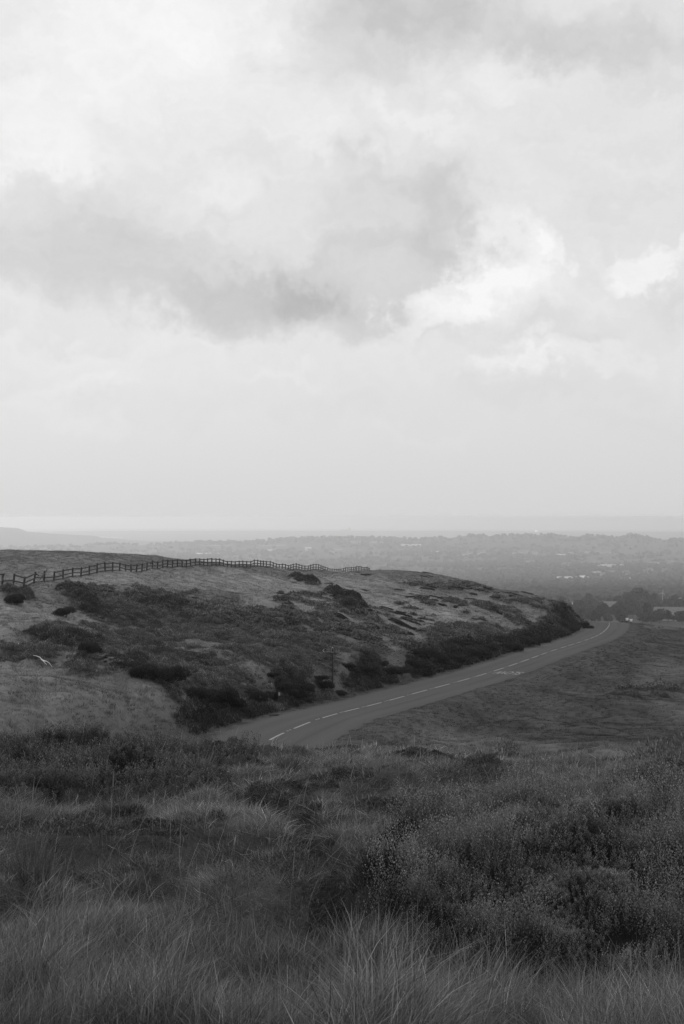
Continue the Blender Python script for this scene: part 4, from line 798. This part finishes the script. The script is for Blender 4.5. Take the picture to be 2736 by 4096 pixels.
# matted tussocks and low heather of the knoll
def mat_tuft(nb, rad, hgt, wd_, ln_):
    a = rng.uniform(0, 6.28, nb); q_ = rad * np.sqrt(rng.random(nb)); V_ = Veg(); x = np.cos(a) * q_; y = np.sin(a) * q_
    V_.add(*blades(x, y, np.full(nb, -.02), hgt * rng.uniform(.3, 1.2, nb) * (1.15 - .5 * q_ / rad), np.full(nb, wd_) * rng.uniform(.6, 1.4, nb), np.where(rng.random(nb) < .6, np.arctan2(x, y) + rng.normal(0, .6, nb), rng.uniform(0, 6.28, nb)), np.abs(rng.normal(ln_, ln_ * .5, nb)), np.exp(rng.normal(-.08, .6, nb)), 3, rng.uniform(.3, 2, nb)))
    return bpy.data.objects.new('matted_tuft', V_.mesh('matted_tuft', m_tuft))
for r0, r1, dn_, wg in ((3.6, 8, 280, .0011), (8, 14, 200, .0018), (14, 27, 95, .0028)):
    x, y, zz, r = area_pts(r0, r1, dn_, 27); b1 = np.maximum(ground(x, y, GB1), ground(x, y, GB2)); nmv = ground(x, y, GNM); pv_ = ground(x, y, GPT); k = rng.random(len(x)) > np.maximum(b1 * 1.5, nmv * .55)
    x, y, zz, r, nmv, pv_ = [q_[k] for q_ in (x, y, zz, r, nmv, pv_)]; n_ = len(x); c1 = fbm(x / .34, y / .36, 3, 171); c2 = fbm(x / 1.5, y / 1.9, 3, 172); ws = rng.uniform(.7, 1.4, n_); hs = (.5 + 1.0 * smooth(c1 + .45)) * (1 - .25 * pv_) * rng.uniform(.7, 1.3, n_)
    scatter('tussock_mat', [mat_tuft(75, .075, .085, wg, (1.0, 1.5, 2.0)[q_]) for q_ in range(3)], x, y, zz, np.stack([ws, ws, hs], 1), rng.uniform(0, 6.28, n_), np.clip(.145 + .10 * c1 + .11 * c2, .045, .36) * (1 - .35 * nmv) * (1 - .5 * pv_) * rng.uniform(.7, 1.35, n_))
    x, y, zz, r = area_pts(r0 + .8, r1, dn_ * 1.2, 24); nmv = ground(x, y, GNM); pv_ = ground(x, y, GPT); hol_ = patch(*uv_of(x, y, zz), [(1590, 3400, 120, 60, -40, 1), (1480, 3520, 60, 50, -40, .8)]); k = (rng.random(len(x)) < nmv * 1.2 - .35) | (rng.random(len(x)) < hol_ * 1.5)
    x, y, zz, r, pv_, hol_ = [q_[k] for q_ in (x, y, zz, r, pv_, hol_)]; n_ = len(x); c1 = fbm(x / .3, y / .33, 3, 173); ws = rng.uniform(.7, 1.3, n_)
    scatter('low_heather', [heath_proto(150, .07, .075, wg * 13, wg * 2.2) for q_ in range(3)], x, y, zz, np.stack([ws, ws, (.6 + .8 * smooth(c1 + .5)) * (1 - .5 * pv_)], 1), rng.uniform(0, 6.28, n_), np.clip(.07 + .03 * c1, .03, .12) * (1 - .35 * pv_) * (1 - .75 * hol_) * rng.uniform(.75, 1.3, n_))  # heather tone lowered in the hollow, its shade painted in
# 5. the two big shrubs of the knoll: leafy upright shoots
def shoots(mask, n_, r0, r1, hgt, nl, tone, aspect):
    x, y, zz, r, u, v = spread(n_, r0, r1); m_ = ground(x, y, mask) * (fbm(x / .22, y / .25, 2, 89) > -.55); k = rng.random(len(x)) < m_ * 1.4 - .25
    x, y, zz, r = x[k], y[k], zz[k], r[k]; n_ = len(x); lump = fbm(x / .24, y / .27, 3, 90); ox, oy, ds, rn = tufts(x, y, .16, 161); H = hgt * (.25 + 1.25 * smooth(lump + .5)) * (.6 + .55 * rn) * np.clip(1.25 - .6 * ds, .5, 1.2) * rng.uniform(.75, 1.2, n_)
    oa = np.arctan2(oy, ox) + rng.normal(0, .4, n_); ln0 = .25 + .75 * ds; dx = np.cos(oa) * ln0 * .6 + rng.normal(0, .12, n_); dy = np.sin(oa) * ln0 * .6 + rng.normal(0, .12, n_); t = (np.linspace(.12, 1, nl) ** .7)[None, :] * np.ones((n_, 1)); s_ = np.clip(r * .0019, .011, .026)[:, None] * rng.uniform(.7, 1.25, (n_, nl)) * (1.1 - .35 * t)
    ang = rng.uniform(0, 6.28, (n_, 1)) + np.arange(nl)[None] * 2.4
    ax = np.stack([np.cos(ang) * .75 + dx[:, None] * .5, np.sin(ang) * .75 + dy[:, None] * .5, .55 + .6 * t], -1).reshape(-1, 3) + rng.normal(0, .15, (n_ * nl, 3))
    c = np.stack([x[:, None] + dx[:, None] * H[:, None] * t + np.cos(ang) * s_ * .45, y[:, None] + dy[:, None] * H[:, None] * t + np.sin(ang) * s_ * .45, zz[:, None] + H[:, None] * t], -1).reshape(-1, 3)
    vq, f_ = sprigs(c, ax, s_.reshape(-1), s_.reshape(-1) * .26)
    # young leaves at the shoot tips are paler than the old ones lower down
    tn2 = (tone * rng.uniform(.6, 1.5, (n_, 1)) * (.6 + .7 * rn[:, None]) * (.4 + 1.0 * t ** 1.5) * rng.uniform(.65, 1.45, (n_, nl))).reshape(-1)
    st = blades(x, y, zz, H * .8, np.full(n_, .0009), math.pi / 2 - oa, ln0 * .5, np.full(n_, .05), 1)
    return vq, f_, np.repeat(tn2, 4), st
def shrub(name, lb, cat, parts_, loc):
    root = empty(name, loc); A = Veg(); B = Veg(); off_ = np.array(loc)
    for args in parts_:
        vq, f_, tn2, st = shoots(*args); A.add(vq - off_, [f_], None, tn2); B.add(st[0] - off_, st[1], st[2], st[3])
    link('foliage', A.mesh('foliage', m_bil), root); link('stems', B.mesh('stems', m_twig), root); tag(root, lb, cat)
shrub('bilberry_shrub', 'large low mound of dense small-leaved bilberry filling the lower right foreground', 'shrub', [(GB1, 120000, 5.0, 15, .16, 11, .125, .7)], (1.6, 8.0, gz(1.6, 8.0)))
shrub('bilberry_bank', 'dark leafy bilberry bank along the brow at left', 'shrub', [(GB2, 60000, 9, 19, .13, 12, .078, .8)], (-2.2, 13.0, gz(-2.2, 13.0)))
# 6. rush clumps
def rush(u, d, n_, hgt, sp_, lb, tone=.07, wd=.0022):
    x = (u - CX) / F * d; z0 = gz(x, d); o = empty('rush_clump', (x, d, z0)); a = rng.uniform(0, 6.28, n_); rr = sp_ * .35 * np.sqrt(rng.random(n_)); V_ = Veg()
    V_.add(*blades(np.cos(a) * rr, np.sin(a) * rr, np.full(n_, -.02), hgt * rng.uniform(.5, 1.1, n_), np.full(n_, wd), math.pi / 2 - a + rng.normal(0, .4, n_), np.abs(rng.normal(sp_ / hgt * .6, .2, n_)), tone * rng.uniform(.5, 1.9, n_), 4, .4))
    link('blades', V_.mesh('blades', m_grass), o); tag(o, lb, 'rush clump', 'rush clumps on the knoll')
rush(1150, 14.2, 200, .26, .2, 'dark upright rush clump on the brow just left of the road', .06, .0026)
rush(470, 10.6, 300, .24, .26, 'spiky dark rush clump in front of the left bilberry bank', .08, .0018)
rush(800, 14.6, 260, .28, .26, 'paler arching rush clump on the brow above the left bank', .14, .0024)
rush(130, 6.9, 260, .26, .2, 'tall dark rush clump at the lower left edge', .07, .0014)
rush(820, 6.2, 240, .22, .22, 'rush clump in the middle of the foreground grass', .08, .0013)
rush(1330, 6.3, 260, .2, .22, 'dark rush clump in the long grass left of the big shrub', .06, .0013)
rush(2400, 5.4, 260, .22, .25, 'tall pale clump in front of the big shrub at lower right', .13, .0014)
rush(1560, 5.6, 240, .18, .24, 'pale fan of grass at the lower left corner of the big shrub', .11, .0014)
# 7. individual heather bushes along the bank and scattered over the slope
def bush_proto(seed, n_, w_, h_, f0=.035, f1=.075, tn_=(.02, .07)):
    rg = np.random.default_rng(seed); root = empty('heather_bush'); cs = []
    for k in range(9):
        c = np.array([rg.uniform(-.6, .6) * w_, rg.uniform(-.45, .45) * w_, h_ * rg.uniform(.2, .55)]); m_ = n_ // 9; d = rg.normal(size=(m_, 3)); d /= np.linalg.norm(d, axis=1)[:, None]; d[:, 2] = np.abs(d[:, 2]) * 1.0 - .15
        cs.append(np.concatenate([c + d * [w_ * .42, w_ * .36, h_ * .5] * rg.uniform(.75, 1.12, (m_, 1)), d], 1))
    c = np.concatenate(cs); n_ = len(c); ax = c[:, 3:] * .8 + [0, 0, .9] + rg.normal(0, .3, (n_, 3)); v, f = sprigs(c[:, :3], ax, rg.uniform(f0, f1, n_) * 1.6, rg.uniform(f0, f1, n_) * .3)
    link('foliage', np_mesh('foliage', v, [f], m_heath, np.repeat(rg.uniform(tn_[0], tn_[1], n_) * (.6 + .5 * np.clip(c[:, 2] / h_, 0, 1.2)), 4)), root)  # tone rises with height, lit tops painted into the foliage
    b = MB()
    for k in range(14):
        a = rg.uniform(0, 6.28); q_ = rg.uniform(.2, .6) * w_; rad_ = w_ * .02; b.tube([(math.cos(a) * q_ * .3, math.sin(a) * q_ * .3, -.1 * w_), (math.cos(a) * q_ * .7, math.sin(a) * q_ * .7, h_ * .4), (math.cos(a) * q_ * 1.1, math.sin(a) * q_ * 1.1, h_ * rg.uniform(.7, 1.0))], [rad_, rad_ * .7, rad_ * .3], 5)
    b.build('stems', m_twig, root); return root
BP = [bush_proto(21, 6500, 1.0, .9), bush_proto(22, 6500, .9, .8), bush_proto(23, 5500, .8, .9)]; bu = [False] * 3
BUSH = [(790,2775,82,1.1,'wide dark bush at the left end of the bushes above the road'),(870,2790,81,1.3,'broad dark bush between the pale rock and the left end of the road bushes'),(940,2800,80,1.2,'dark bush overhanging the verge, left of the marker post'),
 (1010,2770,85,1.1,'dark bush on the bank right of the pale rock'),(1085,2770,83,.8,'low dark bush immediately left of the marker post'),(1180,2765,86,1.0,'dark bush right behind the marker post'),(1130,2740,90,1.2,'dark bush up the bank behind the marker post'),
 (1215,2745,91,1.1,'dark bush midway between marker post and footpath sign'),(1290,2730,95,1.2,'dark bush touching the left side of the signpost foot'),(1363,2755,98,.6,'small round dark bush on the verge right of the signpost'),
 (1460,2665,110,1.3,'left half of the dark bush pair above the road, right of the sign'),(1540,2670,111,1.4,'right half of the dark bush pair above the road, right of the sign'),(1600,2672,112,.9,'small dark bush ending the pair above the road'),
 (1665,2650,119,1.5,'tall dark bush standing low on the bank by the road middle'),(1700,2675,118,1.0,'dark bush at the foot of the tall one, nearest the verge'),(1690,2600,127,1.3,'dark bush above the tall bush on the bank'),
 (1760,2630,127,1.4,'dark bush right of the tall bush by the road middle'),(1830,2625,130,1.2,'dark bush where the dense road bank begins'),(1900,2600,140,1.8,'largest dark bush of the dense bank'),(1960,2590,144,1.5,'dark bush right of the largest one in the dense bank'),
 (2050,2580,152,1.4,'dark bush in the middle of the dense bank near the lettering'),(2110,2560,160,1.5,'dark bush before the bank narrows'),(2180,2545,168,1.3,'dark bush where the bank narrows towards the bend'),
 (2240,2520,184,1.0,'dark bush near the far end of the bank'),(2290,2500,200,1.1,'dark bush close before the hill shoulder'),(2330,2480,214,1.1,'dark bush crowning the hill shoulder above the bend'),(2352,2488,215,.9,'outermost dark bush hanging over the bend'),
 (360,2590,92,1.0,'dark bush on the mound right of the left slope rocks'),(570,2685,86,1.2,'dark bush below the left slope rocks'),(660,2705,88,1.3,'dark bush between the rocks and the road bushes'),(255,2440,108,1.2,'isolated dark bush under the fence gap at left'),(55,2392,119,1.1,'dark bush at the left edge under the fence')]
for i, (u, v, d, s_, lb) in enumerate(BUSH):
    x, y = near_pt(u, v + 26); put(BP, bu, i % 3, (x, y, gz(x, y) - .08), rt.uniform(0, 6), (s_ * rt.uniform(1.1, 1.7), s_, s_ * rt.uniform(.6, 1.0)), lb, 'heather bush', 'dark heather bushes on the moor')
rb = random.Random(9)
for (cu, cv, ru, rv, t_, s0) in DARK[:11]:
    for q_ in range(int(3 + ru / 24)):
        a_ = rb.uniform(0, 6.28); m_ = math.sqrt(rb.random()); eu, ev = math.cos(a_) * m_ * ru, math.sin(a_) * m_ * rv; c_, n2 = math.cos(R(t_)), math.sin(R(t_))
        x, y = near_pt(cu + eu * c_ - ev * n2, cv + 12 + eu * n2 + ev * c_); dd1 = float(road_dist(np.array([x]), np.array([y]))[0][0])
        uu_ = CX + F * x / y; vb_ = V0 - F * gz(x, y) / y
        if dd1 < 5.2 or (abs(uu_ - 1117) < 45 and vb_ > 2775): continue
        s1 = rb.uniform(.4, .85); put(BP, bu, rb.randrange(3), (x, y, gz(x, y) - .12), rb.uniform(0, 6), (s1 * rb.uniform(1, 1.8), s1, s1 * rb.uniform(.5, .95)), 'dark heather bush merged into the continuous dark bank above the left side of the road', 'heather bush', 'merged heather bushes of the roadside bank')
for u, v, d, s_, lb in [(1585, 3430, 8.9, 1, 'cushion of fine heather coloured near-black for the shade of the hollow at the left edge of the big shrub'), (1500, 3500, 8.2, .7, 'smaller heather cushion, also coloured near-black for shade, below the larger one, left of the big shrub')]:
    x = (u - CX) / F * d; o = bush_proto(31 + int(d), 9000, .36, .26, .008, .016, (.012, .03)); o.location = (x, d, gz(x, d) - .04); o.scale = (s_,) * 3; tag(o, lb, 'heather bush')  # added cushions; their near-black tone stands in for the shade of the hollow
i = 0; tries = 0
while i < 120 and tries < 6000:
    tries += 1; a = rt.uniform(R(-6), R(10)); r = math.exp(rt.uniform(math.log(110), math.log(330))); x = r * math.sin(a); y = r * math.cos(a); zz_ = gz(x, y); u = CX + F * x / y; v = V0 - F * zz_ / y
    if not (1350 < u < 2330 and 2290 < v < 2600 and x < .17 * y - 9): continue
    if float(fbm(np.array([u / 120]), np.array([v / 40]), 3, 95)[0]) < rt.uniform(-.35, .45): continue
    nn_ = Vector((gz(x - .7, y) - gz(x + .7, y), gz(x, y - .7) - gz(x, y + .7), 1.4)).normalized(); dn = Vector((nn_.x, nn_.y, 0)); dn = dn.normalized() if dn.length > .02 else Vector((1, 0, 0)); dn = (dn + Vector((.5, -.5, 0))).normalized()
    ax = (dn - nn_ * dn.dot(nn_)).normalized(); qm = Matrix((ax, nn_.cross(ax), nn_)).transposed().to_euler()
    o = put(BP, bu, rt.randrange(3), (x, y, zz_ - .12), 0, (rt.uniform(.6, 1.7), rt.uniform(.35, .7), rt.uniform(.28, .5)), 'small dark heather clump among many scattered over the pale slope above the road', 'heather bush', 'small heather clumps on the pale slope'); o.rotation_euler = qm; i += 1

# ------------------------------------------------------------------ haze
b = MB(); zlow = float(GZ.min()) - 1.5; hi = 6.0
b.box((0, 0, (zlow + hi) / 2), (84000, 84000, hi - zlow)); m_h = bpy.data.materials.new('haze_air'); m_h.use_nodes = True; t = m_h.node_tree; t.nodes.clear()
pv = t.nodes.new('ShaderNodeVolumePrincipled'); pv.inputs['Color'].default_value = (1, 1, 1, 1); pv.inputs['Density'].default_value = 1.1e-4; pv.inputs['Anisotropy'].default_value = .6
om = t.nodes.new('ShaderNodeOutputMaterial'); t.links.new(pv.outputs[0], om.inputs['Volume']); o = b.build('haze', m_h); tag(o, kind='stuff')
